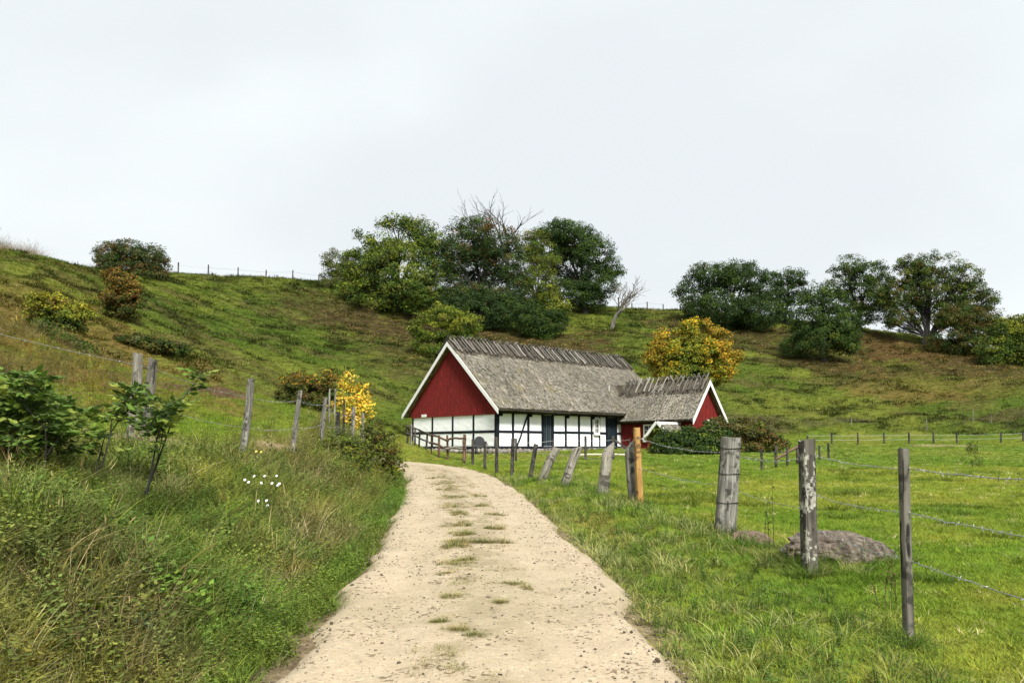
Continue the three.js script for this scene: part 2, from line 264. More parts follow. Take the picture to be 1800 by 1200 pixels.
patch(1050, 915, 11.4, 0.28, 0.9, [0.22, 0.17, 0.045], 0.8); patch(1090, 945, 10, 0.25, 0.6, [0.2, 0.16, 0.045], 0.8);
function groundCol(x, d) { // the colour of what grows or lies there
  const b = baseH(x, d), hl = hillOf(b, d), n1 = fbm(x * 0.13, d * 0.13, 41, 3), n2 = fbm(x * 0.7, d * 0.9, 47, 3), n3 = vn(x * 3.1, d * 3.1, 52);
  const field = mix3([0.100, 0.170, 0.014], [0.190, 0.212, 0.028], sst(0.32, 0.7, 0.55 * n1 + 0.45 * n2));
  let hill = mix3([0.070, 0.114, 0.013], [0.132, 0.160, 0.022], sst(0.35, 0.68, 0.6 * n1 + 0.4 * n2));
  hill = mix3(hill, [0.100, 0.088, 0.026], 0.7 * sst(0.52, 0.7, fbm(x * 0.2, d * 0.5, 61, 3)));
  let c = mix3(field, hill, hl * sst(8, 20, d) + hl * 0.4 * (1 - sst(8, 20, d)));
  const tus = sst(0.60, 0.72, 0.6 * vn(x * 0.45, d * 0.95, 66) + 0.4 * vn(x * 1.3, d * 2.1, 67)) * hl; c = mix3(c, DRK, 0.5 * tus);
  const [o] = roadOff(x, d), e = Math.abs(o) - RW;
  if (o < 0 && d < 30) { const bk = (1 - sst(1.7, 2.7, e)); c = mix3(c, mix3([0.07, 0.095, 0.018], [0.13, 0.098, 0.035], sst(0.42, 0.62, n2 * 0.6 + n1 * 0.4)), bk); }
  let dirt = 1 - sst(-0.02, 0.25, e + 0.5 * (n2 - 0.5)); if (d > 40) dirt = 0; c = mix3(c, [0.24, 0.185, 0.10], clamp(dirt) * 0.8);
  let bare = 0;
  for (const [qx, qd, rx, rd, pc, s] of patches) { const r2 = ((x - qx) / rx) ** 2 + ((d - qd) / rd) ** 2; if (r2 < 3) { const k = clamp(s * (1 - sst(0.35, 1.7, r2 + 2.6 * (n2 - 0.5) + 0.9 * (n3 - 0.5)))); c = mix3(c, pc, k); if (pc === SAND || pc === LIT || pc === RUST_SHADE) bare = Math.max(bare, k); } }
  return [c, bare, hl, e, o];
}
const k01 = (r, a) => 1 + (r() - 0.5) * 2 * a;

{ // the ground: one sheet, fine near the camera's side and coarse far off
  const rows = []; for (let d = -24; d < 0; d += 2) rows.push(d); for (let d = 0; d < 2; d += 0.4) rows.push(d); for (let d = 2; d < 135;) { rows.push(d); d += Math.max(0.1, Math.min(0.55, d * 0.011)); } for (let d = 136; d < 240; d += 5) rows.push(d); for (let d = 245; d < 1500; d *= 1.3) rows.push(d);
  const us = []; for (let i = -230; i <= 230; i++) us.push(i / 230); for (const m of [1.15, 1.4, 2, 3, 6, 12, 30]) { us.push(m); us.unshift(-m); }
  const g = new Geo();
  for (const d of rows) for (const u of us) {
    const x = u * (7 + 0.82 * Math.max(0, d)), y = H(x, d) , [c, , , ,] = groundCol(x, d), k = 0.82 + 0.36 * vn(x * 5, d * 5, 90);
    g.v(x, y, -d, [c[0] * k * 0.85, c[1] * k * 0.8, c[2] * k], x, d);
  }
  const W = us.length; for (let j = 0; j + 1 < rows.length; j++) for (let i = 0; i + 1 < W; i++) { const a = j * W + i; g.q(a, a + 1, a + W + 1, a + W); }
  const grain = tex(512, 512, (u, v) => { const s = 0.4 * tn(u, v, 30, 30, 1) + 0.35 * tn(u, v, 90, 90, 2) + 0.25 * tn(u, v, 200, 200, 3); const k = 0.62 + 0.6 * (s - 0.15); return [k, k, k]; });
  grain.repeat.set(0.5, 0.5);
  const m = new THREE.Mesh(g.build(), new THREE.MeshPhysicalMaterial({ vertexColors: true, map: grain, roughness: 1, specularIntensity: 0.1, color: rgb(1.3, 1.3, 1.25) })); m.name = 'ground'; m.receiveShadow = m.castShadow = true;
  tag(m, 'grassy pasture and hillside rising behind the farmhouse', 'ground', null, 'structure'); scene.add(m);
}
{ // the sandy track
  const g = new Geo(), pts = roadCurve.getSpacedPoints(620), n = 34; let len = 0;
  for (let k = 0; k < pts.length; k++) {
    const a = pts[Math.max(0, k - 1)], b = pts[Math.min(pts.length - 1, k + 1)], tx = b.x - a.x, tz = b.z - a.z, l = Math.hypot(tx, tz), px = tz / l, pz = -tx / l;
    if (k) len += pts[k].distanceTo(pts[k - 1]);
    const wl = RW + 0.16 * (vn(len * 0.9, 3, 5) - 0.5) + 0.12 * (vn(len * 3.1, 9, 6) - 0.5), wr = RW + 0.16 * (vn(len * 0.9, 13, 7) - 0.5) + 0.12 * (vn(len * 3.1, 19, 8) - 0.5);
    for (let s = 0; s <= n; s++) {
      const t = s / n * 2 - 1, o = t < 0 ? t * wl : t * wr, x = pts[k].x + px * o, d = pts[k].z + pz * o;
      const rut = -0.028 * (Math.exp(-(((o - 0.62) / 0.2) ** 2)) + Math.exp(-(((o + 0.62) / 0.2) ** 2))), edge = -0.10 * sst(0.85, 1, Math.abs(t));
      const y = roadY(pts[k].z) + 0.012 + rut + edge + 0.022 * (fbm(x * 1.3, d * 1.3, 33, 3) - 0.5) + 0.012 * (vn(x * 9, d * 9, 34) - 0.5);
      const mid = Math.exp(-((o / 0.42) ** 2)), n1 = fbm(x * 1.1, d * 0.8, 35, 3), n2 = fbm(x * 5, d * 4, 36, 3);
      let c = mix3([1.06, 0.98, 0.90], [0.98, 0.93, 0.80], n1); c = mix3(c, [0.62, 0.58, 0.42], mid * 0.75 * sst(0.42, 0.6, n2)); c = mix3(c, [1.12, 1.04, 0.96], 0.6 * (1 - mid) * sst(0.45, 0.6, fbm(o * 5, d * 0.4, 38, 2))); c = mix3(c, [0.78, 0.74, 0.62], 0.5 * sst(0.5, 0.7, n1) * (1 - sst(6, 9, d)));
      c = mix3(c, [0.62, 0.58, 0.42], 0.7 * sst(0.85, 1, Math.abs(t) + 0.15 * (n2 - 0.5)));
      g.v(x, y, -d, c, x, d);
    }
  }
  for (let k = 0; k + 1 < pts.length; k++) for (let s = 0; s < n; s++) { const a = k * (n + 1) + s; g.q(a, a + 1, a + n + 2, a + n + 1); }
  const sand = tex(1024, 1024, (u, v) => {
    const s = 0.3 * tn(u, v, 14, 14, 1) + 0.3 * tn(u, v, 60, 60, 2) + 0.4 * tn(u, v, 340, 340, 3); let c = mix3([0.57, 0.53, 0.455], [0.68, 0.64, 0.565], s);
    const sp = sst(0.74, 0.80, tn(u, v, 110, 110, 4)) * sst(0.4, 0.6, tn(u, v, 12, 12, 5)); c = mix3(c, [0.36, 0.31, 0.24], sp * 0.8);
    const sp2 = sst(0.86, 0.9, tn(u, v, 230, 230, 6)); c = mix3(c, [0.40, 0.35, 0.28], sp2 * 0.6);
    const pl = sst(0.84, 0.9, tn(u, v, 90, 90, 7)); return mix3(c, [0.82, 0.78, 0.70], pl * 0.3);
  });
  sand.repeat.set(1 / 2.6, 1 / 2.6);
  const sb = tex(512, 512, (u, v) => { const s = 0.4 * tn(u, v, 40, 40, 2) + 0.6 * tn(u, v, 150, 150, 4); return [s, s, s]; }, false); sb.repeat.set(1 / 2.6, 1 / 2.6);
  const m = new THREE.Mesh(g.build(), std({ vertexColors: true, map: sand, bumpMap: sb, bumpScale: 0.008, roughness: 1 })); m.name = 'road'; m.receiveShadow = m.castShadow = true;
  tag(m, 'pale sandy farm track curving towards the farmhouse', 'road', null, 'structure'); scene.add(m);
}
// ---------- the farmhouse ----------
const HX = -0.815, HD = 42, HY = 1.08, HR = 41 * Math.PI / 180;
const hw = (x, y, z) => V(HX + Math.cos(HR) * x + Math.sin(HR) * z, HY + y, -HD - Math.sin(HR) * x + Math.cos(HR) * z);
function stoneGeo(r, seed, sx, sy, sz, c, detail = 2) {
  const g0 = new THREE.IcosahedronGeometry(1, detail), p = g0.attributes.position, col = [], uv = [];
  for (let i = 0; i < p.count; i++) {
    const v = V(p.getX(i), p.getY(i), p.getZ(i)).normalize(), n = vn3(v.x * 1.6 + 5, v.y * 1.6 + 5, v.z * 1.6 + 5, seed), m = vn3(v.x * 4 + 9, v.y * 4 + 9, v.z * 4 + 9, seed + 3), k = r * (0.78 + 0.4 * n + 0.12 * m);
    p.setXYZ(i, v.x * k * sx, v.y * k * sy, v.z * k * sz); const q = 0.7 + 0.6 * m; col.push(c[0] * q, c[1] * q, c[2] * q); uv.push((v.x * sx + v.z * 0.6 * sz) * r * 1.7, (v.y * sy + v.z * 0.5 * sz) * r * 1.7);
  }
  g0.setAttribute('color', new THREE.Float32BufferAttribute(col, 3)); g0.setAttribute('uv', new THREE.Float32BufferAttribute(uv, 2)); g0.computeVertexNormals(); return g0;
}
// a thatched gable roof along local x: closed profile swept with an uneven outer face
function thatchGeo(x0, x1, zr, yr, zf, yf, zb, yb, th, seed, step = 0.12) {
  const g = new Geo(), nx = Math.round((x1 - x0) / step), ns = 34;
  const prof = [];
  for (let s = 0; s <= ns; s++) { const t = s / ns; prof.push([mix(zf, zr, t), mix(yf, yr, t), 1]); }
  for (let s = 1; s <= ns; s++) { const t = s / ns; prof.push([mix(zr, zb, t), mix(yr, yb, t), 1]); }
  prof.push([zb, yb - th, 0], [zr, yr - th * 1.35, 0], [zf, yf - th, 0]);
  const P = prof.length, LF = Math.hypot(zf - zr, yf - yr);
  for (let i = 0; i <= nx; i++) {
    const x = mix(x0, x1, i / nx); let v = 0;
    for (let k = 0; k < P; k++) {
      let [z, y, o] = prof[k]; if (k) v += Math.hypot(z - prof[k - 1][0], y - prof[k - 1][1]);
      if (o) { const side = k <= ns ? 1 : -1, t = k <= ns ? k / ns : (2 * ns - k) / ns, nz = side * 0.68, ny = 0.73, b = 0.10 * (fbm(x * 0.5, v * 0.5, seed, 3) - 0.5) + 0.07 * (vn(x * 2.6, v * 1.4, seed + 4) - 0.5) + 0.04 * (vn(x * 9, v * 3, seed + 5) - 0.5) - 0.03 * Math.exp(-t * 30); y += ny * b; z += nz * b; if (t < 0.02) y += 0.05 * (vn(x * 5, 3, seed + 8) - 0.5); }
      g.v(x, y, z, null, x, v);
    }
  }
  for (let i = 0; i < nx; i++) for (let k = 0; k < P; k++) { const k2 = (k + 1) % P; g.q(i * P + k, (i + 1) * P + k, (i + 1) * P + k2, i * P + k2); }
  for (const [i, rev] of [[0, 0], [nx, 1]]) for (const [a, b, c, d] of [[0, ns, P - 2, P - 1], [ns, 2 * ns, P - 3, P - 2]]) { // end faces: front and back leg
    const n = b - a; const lo = [], hi = []; const xx = rev ? x1 : x0;
    for (let s = 0; s <= n; s++) { const t = s / n, o = (i * P + a + s) * 3; lo.push(g.v(g.p[o], g.p[o + 1], g.p[o + 2], null, g.p[o + 2], g.p[o + 1])); const q0 = prof[d], q1 = prof[c], A0 = a === 0 ? q0 : q1, A1 = a === 0 ? q1 : q0; const e0 = a === 0 ? prof[P - 1] : prof[P - 2], e1 = a === 0 ? prof[P - 2] : prof[P - 3]; hi.push(g.v(xx, mix(e0[1], e1[1], t), mix(e0[0], e1[0], t), null, mix(e0[0], e1[0], t), mix(e0[1], e1[1], t))); }
    for (let s = 0; s < n; s++) rev ? g.q(lo[s], hi[s], hi[s + 1], lo[s + 1]) : g.q(lo[s], lo[s + 1], hi[s + 1], hi[s]);
  }
  const out = g.build(); return out;
}
// loose straw ends all over a slope: from (x0..x1) between eave and ridge
function strawGeo(x0, x1, zr, yr, zf, yf, n, seed) {
  const r = rngOf(seed), g = new Geo(), dz = zf - zr, dy = yf - yr, L = Math.hypot(dz, dy), uz = dz / L, uy = dy / L, nz = -uy * Math.sign(dz || 1), ny = Math.abs(uz);
  const pal = [[0.40, 0.37, 0.31], [0.36, 0.33, 0.27], [0.26, 0.24, 0.2], [0.16, 0.145, 0.12], [0.085, 0.077, 0.062], [0.44, 0.40, 0.33], [0.20, 0.19, 0.11], [0.3, 0.25, 0.2], [0.06, 0.055, 0.045]];
  for (let k = 0; k < n; k++) {
    const x = mix(x0, x1, r()), t = r(), len = 0.10 + 0.2 * r(), w = 0.012 + 0.03 * r(), lift = 0.02 + 0.05 * r(), sk = (r() - 0.5) * 0.3;
    const s0 = t * L, s1 = Math.min(L + 0.05, s0 + len), c = pal[Math.floor(r() * pal.length)], sh = 0.75 + 0.5 * vn(x * 0.8, s0 * 0.8, seed), cc = [c[0] * sh, c[1] * sh, c[2] * sh];
    const q = (xx, s, h) => g.v(xx, yr + uy * s + ny * h, zr + uz * s + nz * h, cc);
    const a = q(x - w / 2, s0, 0.0), b = q(x + w / 2, s0, 0.0), c2 = q(x + w / 2 + sk * len, s1, lift), d = q(x - w / 2 + sk * len, s1, lift); g.q(a, b, c2, d);
  }
  return g.build();
}
const strawMat = std({ vertexColors: true, roughness: 1, side: THREE.DoubleSide });
const staveGeos = []; { const r = rngOf(77); for (let k = 0; k < 7; k++) { const g = new Geo(), pts = [], rad = []; const n = 5; for (let s = 0; s <= n; s++) { pts.push(V((r() - 0.5) * 0.035, s / n, (r() - 0.5) * 0.03)); rad.push(0.044 * (0.85 + 0.4 * r()) * (s === n ? 0.75 : 1)); } g.tube(pts, rad, 6); staveGeos.push(g.build()); } }
const staveMats = [[0.085, 0.076, 0.064], [0.14, 0.127, 0.108], [0.25, 0.23, 0.20], [0.05, 0.045, 0.038]].map(c => std({ color: rgb(...c), bumpMap: rp(woodBump, 4, 1), bumpScale: 0.004, roughness: 1 }));
// crossed staves over the ridge; ax maps (along, up, across) into the roof's own axes
function staves(roof, n, s0, s1, apexY, slope, len, over, seed, put) {
  const r = rngOf(seed);
  for (let k = 0; k < n; k++) for (const side of [1, -1]) {
    const s = mix(s0, s1, (k + 0.5 + (side - 1) * 0.2 + (r() - 0.5) * 0.3) / n), L = len * (0.9 + 0.2 * r()), ov = over * (0.65 + 0.8 * r()), an = Math.atan(slope) + (r() - 0.5) * 0.06, ca = Math.cos(an), sa = Math.sin(an), h = 0.05 + 0.02 * r();
    const lo = put(s + (r() - 0.5) * 0.12, apexY + h / ca - sa * L, side * ca * L), hi = put(s + (r() - 0.5) * 0.10, apexY + h / ca + sa * ov, -side * ca * ov);
    const d = hi.clone().sub(lo), m = part('ridge_stave', staveGeos[Math.floor(r() * 7)], staveMats[Math.floor(r() * r() * 4)], roof);
    m.position.copy(lo); m.quaternion.setFromUnitVectors(V(0, 1, 0), d.clone().normalize()); const w = 0.9 + 0.6 * r(); m.scale.set(w, d.length(), w);
  }
}
// upright boards under a gable, as one ribbed sheet: across from a0 to a1, foot y, top given by fn
function boardGeo(a0, a1, y0, top, put, pitch = 0.085, seed = 1) {
  const g = new Geo(), r = rngOf(seed), n = Math.round((a1 - a0) / pitch); let prev = null;
  for (let k = 0; k < n; k++) {
    const p0 = a0 + (a1 - a0) * k / n, w = (a1 - a0) / n, foot = y0 + 0.012 * (r() - 0.5);
    for (const [f, o] of [[0, 0.0], [0.30, 0.0], [0.33, 0.035], [0.96, 0.035], [1, 0.0]]) {
      const a = p0 + w * f, lo = put(a, foot, o), hi = put(a, Math.max(foot + 0.01, top(a)), o); const cur = [g.v(lo.x, lo.y, lo.z, null, a, foot), g.v(hi.x, hi.y, hi.z, null, a, top(a))];
      if (prev) g.q(prev[0], cur[0], cur[1], prev[1]); prev = cur;
    }
  }
  const out = g.build().toNonIndexed(); out.computeVertexNormals(); return out;
}
{
  const h = thing('farmhouse', V(HX, HY, -HD), 'white half-timbered thatched farmhouse with red boarded gable', 'house'); h.rotation.y = HR;
  const LX = 14.5, W = 8.05, r = rngOf(5);
  part('wall', boxGeo(0.03, LX, 0.25, 2.3, -W + 0.02, -0.05), Mt.plaster, h);
  // foundation stones
  const sc = [[0.30, 0.29, 0.27], [0.42, 0.40, 0.37], [0.22, 0.21, 0.19], [0.34, 0.29, 0.25]];
  for (let x = -0.05; x < 10;) { const w = 0.22 + 0.3 * r(); const m = part('foundation_stone', stoneGeo(0.5, Math.floor(r() * 6), 1, 1, 1, sc[Math.floor(r() * 4)], 2), Mt.stone, h); m.scale.set(w * 1.1, 0.30 + 0.1 * r(), 0.4); m.position.set(x + w / 2, 0.09 + 0.05 * r(), -0.08 + 0.05 * r()); m.rotation.y = r() * 3; x += w * 0.93; }
  for (let z = 0; z < W;) { const w = 0.25 + 0.3 * r(); const m = part('foundation_stone', stoneGeo(0.5, Math.floor(r() * 6), 1, 1, 1, sc[Math.floor(r() * 4)], 2), Mt.stone, h); m.scale.set(0.4, 0.30 + 0.1 * r(), w * 1.1); m.position.set(0.06 - 0.05 * r(), 0.09 + 0.05 * r(), -z - w / 2); z += w * 0.93; }
  // timbers of the long wall (their faces at z = 0, the panels 3 cm back)
  const T = (x0, x1, y0, y1, name = 'timber_post') => part(name, boxGeo(x0 + (r() - 0.5) * 0.015, x1 + (r() - 0.5) * 0.015, y0, y1, -0.14, 0.004 * r(), 0.012), Mt.timber, h);
  const posts = [1.18, 2.30, 3.37, 4.19, 5.21, 6.30, 7.37, 8.07, 8.68, 9.57];
  part('timber_post', boxGeo(-0.004, 0.2, 0.40, 2.17, -0.2, 0.004, 0.015), Mt.timber, h);
  for (const p of posts) { const w = p === 8.07 ? 0.09 : 0.135; T(p - w / 2, p + w / 2, 0.402, 2.168); }
  part('sill_beam', boxGeo(0.0, LX, 0.265, 0.40, -0.16, 0.012, 0.015), Mt.timber, h);
  part('wall_plate', boxGeo(0.02, LX, 2.17, 2.33, -0.16, 0.010, 0.015), Mt.timber, h);
  const ends = [[0.2, 1.11], [1.25, 2.23], [2.37, 3.30], [4.26, 5.14], [5.28, 6.23], [6.37, 7.30], [7.44, 8.02], [8.12, 8.61], [9.64, 9.98]];
  for (const [a, b] of ends) {
    const ry = 1.13 + 0.02 * (r() - 0.5); part('timber_rail', boxGeo(a, b, ry, ry + 0.125, -0.13, -0.003, 0.01), Mt.timber, h);
    part('wall_panel', boxGeo(a, b, 0.402, ry - 0.002, -0.1, -0.028 - 0.006 * r(), 0.02), Mt.plaster, h);
    part('wall_panel', boxGeo(a, b, ry + 0.127, 2.168, -0.1, -0.028 - 0.006 * r(), 0.02), Mt.plaster, h);
  }
  for (const x of [0.28, 2.42, 5.33, 7.46]) part('beam_end', boxGeo(x - 0.08, x + 0.08, 2.02, 2.165, -0.05, 0.1, 0.015), Mt.timber, h);
  { const g = new Geo(), c = []; for (let s = 0; s <= 8; s++) { const t = s / 8; c.push(V(mix(1.42, 2.26, t) + 0.12 * Math.sin(t * 3.14) * (1 - t) - 0.05 * Math.sin(t * 3.14), mix(0.42, 2.16, t), 0.016)); } g.tube(c, c.map(() => 0.05), 7); part('brace', g.build(), Mt.timber, h); }
  // doors
  for (const [a, b, lab] of [[3.44, 4.12, 'dark boarded door between white panels'], [8.75, 9.50, 'dark boarded door beside the red outbuilding']]) {
    const d = part('door', boxGeo(a, b, 0.402, 2.165, -0.1, -0.05, 0.006), Mt.doorDark, h); d.userData.label = lab; const n = 5;
    for (let k = 0; k < n; k++) part('plank', boxGeo(mix(a, b, k / n) + 0.006, mix(a, b, (k + 1) / n) - 0.006, 0.42, 2.15, -0.06, -0.034 - 0.004 * r(), 0.005), Mt.doorDark, d);
    part('handle', boxGeo(a + 0.05, a + 0.075, 1.12, 1.28, -0.034, -0.005, 0.004), Mt.iron, d);
  }
  const windowAt = (parent, put, a0, a1, y0, y1, cols, rowsN, fr) => { // put(a0,a1,y0,y1,o0,o1) -> geometry
    const w = part('window', put(a0 + fr, a1 - fr, y0 + fr, y1 - fr, -0.03, 0.0), Mt.iron, parent), f = (q) => part('frame', q, Mt.white, w);
    f(put(a0, a0 + fr, y0, y1, -0.03, 0.05)); f(put(a1 - fr, a1, y0, y1, -0.03, 0.05)); f(put(a0 + fr, a1 - fr, y1 - fr, y1, -0.03, 0.048)); f(put(a0 + fr, a1 - fr, y0, y0 + fr, -0.03, 0.048)); part('sill', put(a0 - 0.02, a1 + 0.02, y0 - 0.05, y0, -0.03, 0.09), Mt.white, w);
    const bw = 0.03, ia = a0 + fr, ib = a1 - fr, ja = y0 + fr, jb = y1 - fr;
    for (let c = 1; c < cols; c++) { const x = mix(ia, ib, c / cols); part('glazing_bar', put(x - bw / 2, x + bw / 2, ja, jb, 0.006, 0.035), Mt.white, w); }
    for (let q = 1; q < rowsN; q++) { const y = mix(ja, jb, q / rowsN); part('glazing_bar', put(ia, ib, y - bw / 2, y + bw / 2, 0.006, 0.032), Mt.white, w); }
    for (let c = 0; c < cols; c++) for (let q = 0; q < rowsN; q++) { const x0 = mix(ia, ib, c / cols), x1 = mix(ia, ib, (c + 1) / cols), yy0 = mix(ja, jb, q / rowsN), yy1 = mix(ja, jb, (q + 1) / rowsN); part('pane', put(x0 + 0.004, x1 - 0.004, yy0 + 0.004, yy1 - 0.004, 0.003, 0.012), Mt.glass, w); }
    return w;
  };
  windowAt(h, (a, b, c, d, o0, o1) => boxGeo(a, b, c, d, o0 + 0.01, o1 + 0.01, 0.004), 7.52, 8.0, 1.12, 2.1, 2, 3, 0.095);
  // the gable wall at x = 0
  const gp = [[-2.02, 0.14], [-3.94, 0.14], [-5.93, 0.14]], gx = (z0, z1, y0, y1, x0, x1, e = 0.012) => boxGeo(x0, x1, y0, y1, z0, z1, e);
  for (const [z, w] of gp) part('timber_post', gx(z - w / 2, z + w / 2, 0.402, 2.12, -0.004 * r(), 0.14), Mt.timber, h);
  part('timber_post', gx(-W, -W + 0.14, 0.402, 2.12, -0.006, 0.14), Mt.timber, h);
  part('sill_beam', gx(-W, -0.005, 0.265, 0.40, -0.012, 0.14), Mt.timber, h);
  const gb = [-0.205, -1.95, -2.09, -3.87, -4.01, -5.86, -6.0, -W + 0.14];
  for (let k = 0; k < 8; k += 2) {
    const b = gb[k], a = gb[k + 1], ry = 1.13 + 0.015 * (r() - 0.5); part('timber_rail', gx(a, b, ry, ry + 0.135, 0.003, 0.13), Mt.timber, h);
    part('wall_panel', gx(a, b, 0.402, ry - 0.002, 0.024, 0.1, 0.02), Mt.plaster, h); part('wall_panel', gx(a, b, ry + 0.137, 2.14, 0.024, 0.1, 0.02), Mt.plaster, h);
  }
  // roof
  const zr = -4.03, yr = 6.42, ef = 0.5, ye = 2.42, sl = (yr - ye) / (ef - zr);
  part('gable_boarding', boardGeo(-W - 0.1, 0.06, 2.12, (z) => yr - 0.3 - sl * Math.abs(z - zr), (z, y, o) => V(-0.02 - o, y, z), 0.14, 3), Mt.red, h);
  part('gable_wall', (() => { const s = new THREE.Shape(); s.moveTo(-W, 2.16); s.lineTo(0, 2.16); s.lineTo(zr, yr - 0.5); const g = new THREE.ExtrudeGeometry(s, { depth: 0.05, bevelEnabled: false }); g.rotateY(-Math.PI / 2); g.translate(0.08, 0, 0); return g; })(), Mt.timber, h);
  part('gable_wall', (() => { const s = new THREE.Shape(); s.moveTo(-W, 2.16); s.lineTo(0, 2.16); s.lineTo(zr, yr - 0.5); const g = new THREE.ExtrudeGeometry(s, { depth: 0.05, bevelEnabled: false }); g.rotateY(-Math.PI / 2); g.translate(LX - 0.01, 0, 0); return g; })(), Mt.red, h);
  const roof = part('thatched_roof', thatchGeo(-0.33, LX + 0.33, zr, yr, ef, ye, 2 * zr - ef, ye, 0.26, 7), Mt.thatch, h);
  const st = part('loose_straw', strawGeo(-0.3, LX + 0.3, zr, yr, ef, ye, 30000, 9), strawMat, roof); st.userData.kind = 'stuff';
  const cap = part('ridge_thatch', thatchGeo(-0.36, LX + 0.36, zr, yr + 0.09, zr + 0.92, yr + 0.09 - sl * 0.92, zr - 0.92, yr + 0.09 - sl * 0.92, 0.1, 17), std({ map: Mt.thatch.map, bumpMap: Mt.thatch.bumpMap, bumpScale: 0.05, roughness: 1, color: rgb(0.4, 0.38, 0.35) }), roof);
  staves(roof, 56, -0.3, LX + 0.3, yr + 0.11, sl, 1.2, 0.2, 4, (s, y, c) => V(s, y, zr + c));
  const bn = 1 / Math.hypot(1, sl);
  for (const sd of [1, -1]) { // barge boards: two lengths a side
    const P0 = V(-0.36, yr - 0.02, zr), P1 = V(-0.36, ye - 0.06, sd > 0 ? ef + 0.03 : 2 * zr - ef - 0.03), dir = P1.clone().sub(P0), q = sd > 0 ? 1 : 0.78;
    const bb = (a, b, o) => { const g = new Geo(), A = P0.clone().addScaledVector(dir, a), B = P0.clone().addScaledVector(dir, b), dn = V(0, -0.235 / bn / 1.0, 0).multiplyScalar(0.86), x0 = -0.36 - o, x1 = -0.33 - o; const k = [[A, 0], [A, 1], [B, 1], [B, 0]].map(([p, w]) => [p.y + dn.y * w, p.z]); const f = k.map(([y, z]) => g.v(x0, y, z)), e = k.map(([y, z]) => g.v(x1, y, z)); g.q(f[0], f[1], f[2], f[3]); g.q(e[3], e[2], e[1], e[0]); for (let m = 0; m < 4; m++) g.q(f[m], e[m], e[(m + 1) % 4], f[(m + 1) % 4]); const o2 = g.build().toNonIndexed(); o2.computeVertexNormals(); return o2; };
    part('barge_board', bb(0, q - 0.002, sd > 0 ? 0.0 : 0.003), Mt.white, h); if (q < 1) part('barge_board', bb(q, 1.01, 0.012), Mt.white, h);
  }
  part('name_board', gx(-6.95, -6.45, 2.14, 2.30, -0.075, -0.045, 0.004), Mt.white, h);
  { const g = new Geo(); g.tube([hw(0, 0, 0).sub(hw(0, 0, 0)).add(V(10.2, 3.6, -1.2)), V(10.16, 4.25, -1.1)], [0.05, 0.05], 8); part('vent_pipe', g.build(), std({ color: rgb(0.5, 0.48, 0.42), roughness: 0.8 }), h); }

  // ---------- the low outbuilding against its long wall ----------
  const b = thing('outbuilding', V(HX, HY, -HD), 'low red boarded outbuilding with thatched roof and staves along its ridge', 'building'); b.rotation.y = HR;
  const ax0 = 9.98, ax1 = 12.55, az = 5.3, axr = 11.265, ayr = 4.22, aef = 9.6, aye = 1.95, asl = (ayr - aye) / (axr - aef);
  part('wall', boxGeo(ax0 + 0.02, ax1, 0.0, 2.1, -0.02, az - 0.03), Mt.timber, b);
  part('wall_boarding', boardGeo(0.02, az, 0.08, () => 2.15, (z, y, o) => V(ax0 + 0.012 - o, y, z), 0.11, 8), Mt.red, b);
  part('gable_boarding', boardGeo(-ax1 - 0.02, -ax0 + 0.02, 0.05, (x) => ayr - 0.22 - asl * Math.abs(-x - axr), (x, y, o) => V(-x, y, az + o), 0.14, 11), Mt.red, b);
  windowAt(b, (z0, z1, y0, y1, o0, o1) => boxGeo(ax0 - 0.03 - o1, ax0 - 0.03 - o0, y0, y1, z0, z1, 0.004), 1.8, 2.62, 0.72, 1.72, 2, 3, 0.09);
  { const w = windowAt(b, (x0, x1, y0, y1, o0, o1) => boxGeo(x0, x1, y0, y1, az + 0.03 + o0, az + 0.03 + o1, 0.004), 11.3, 12.2, 1.05, 1.95, 2, 2, 0.09); w.userData.label = 'white framed window under the red gable'; }
  const rg = thatchGeo(-2.6, az + 0.33, 0, ayr, axr - aef, aye, aef - axr, aye, 0.2, 23); rg.rotateY(-Math.PI / 2); rg.scale(1, 1, 1); rg.translate(axr, 0, 0);
  const aroof = part('thatched_roof', rg, Mt.thatch, b);
  for (const sgn of [1]) { const s2 = strawGeo(-0.9, az + 0.3, 0, ayr, axr - aef, aye, 10000, 31); s2.rotateY(-Math.PI / 2); s2.translate(axr, 0, 0); const m = part('loose_straw', s2, strawMat, aroof); m.userData.kind = 'stuff'; }
  const c2 = thatchGeo(-1.9, az + 0.35, 0, ayr + 0.08, 0.62, ayr + 0.08 - asl * 0.62, -0.62, ayr + 0.08 - asl * 0.62, 0.08, 29); c2.rotateY(-Math.PI / 2); c2.translate(axr, 0, 0); part('ridge_thatch', c2, cap.material, aroof);
  staves(aroof, 19, -0.6, az + 0.3, ayr + 0.1, asl, 0.92, 0.22, 14, (s, y, c) => V(axr - c, y, s));
  for (const sd of [-1, 1]) { const g = new Geo(), A = V(axr, ayr + 0.0, 0), B = V(axr + sd * (axr - aef + 0.03), aye - 0.07, 0), z0 = az + 0.33, z1 = az + 0.37 - (sd > 0 ? 0.003 : 0), k = [[A.x, A.y], [A.x, A.y - 0.3], [B.x, B.y - 0.26], [B.x, B.y]]; const f = k.map(([x, y]) => g.v(x, y, z1)), e = k.map(([x, y]) => g.v(x, y, z0)); g.q(...f); g.q(...e.slice().reverse()); for (let m = 0; m < 4; m++) g.q(f[m], f[(m + 1) % 4], e[(m + 1) % 4], e[m]); const o2 = g.build().toNonIndexed(); o2.computeVertexNormals(); part('barge_board', o2, Mt.white, b); }
  // small thatched porch on its side
  const pz = 4.45, py = 1.72, px0 = 7.9, ph = 0.86, pw = 0.95;
  const pg = thatchGeo(px0, ax0 - 0.03, pz, py, pz + pw, ph, pz - pw, ph, 0.1, 41); const pr = part('porch_roof', pg, Mt.thatch, b);
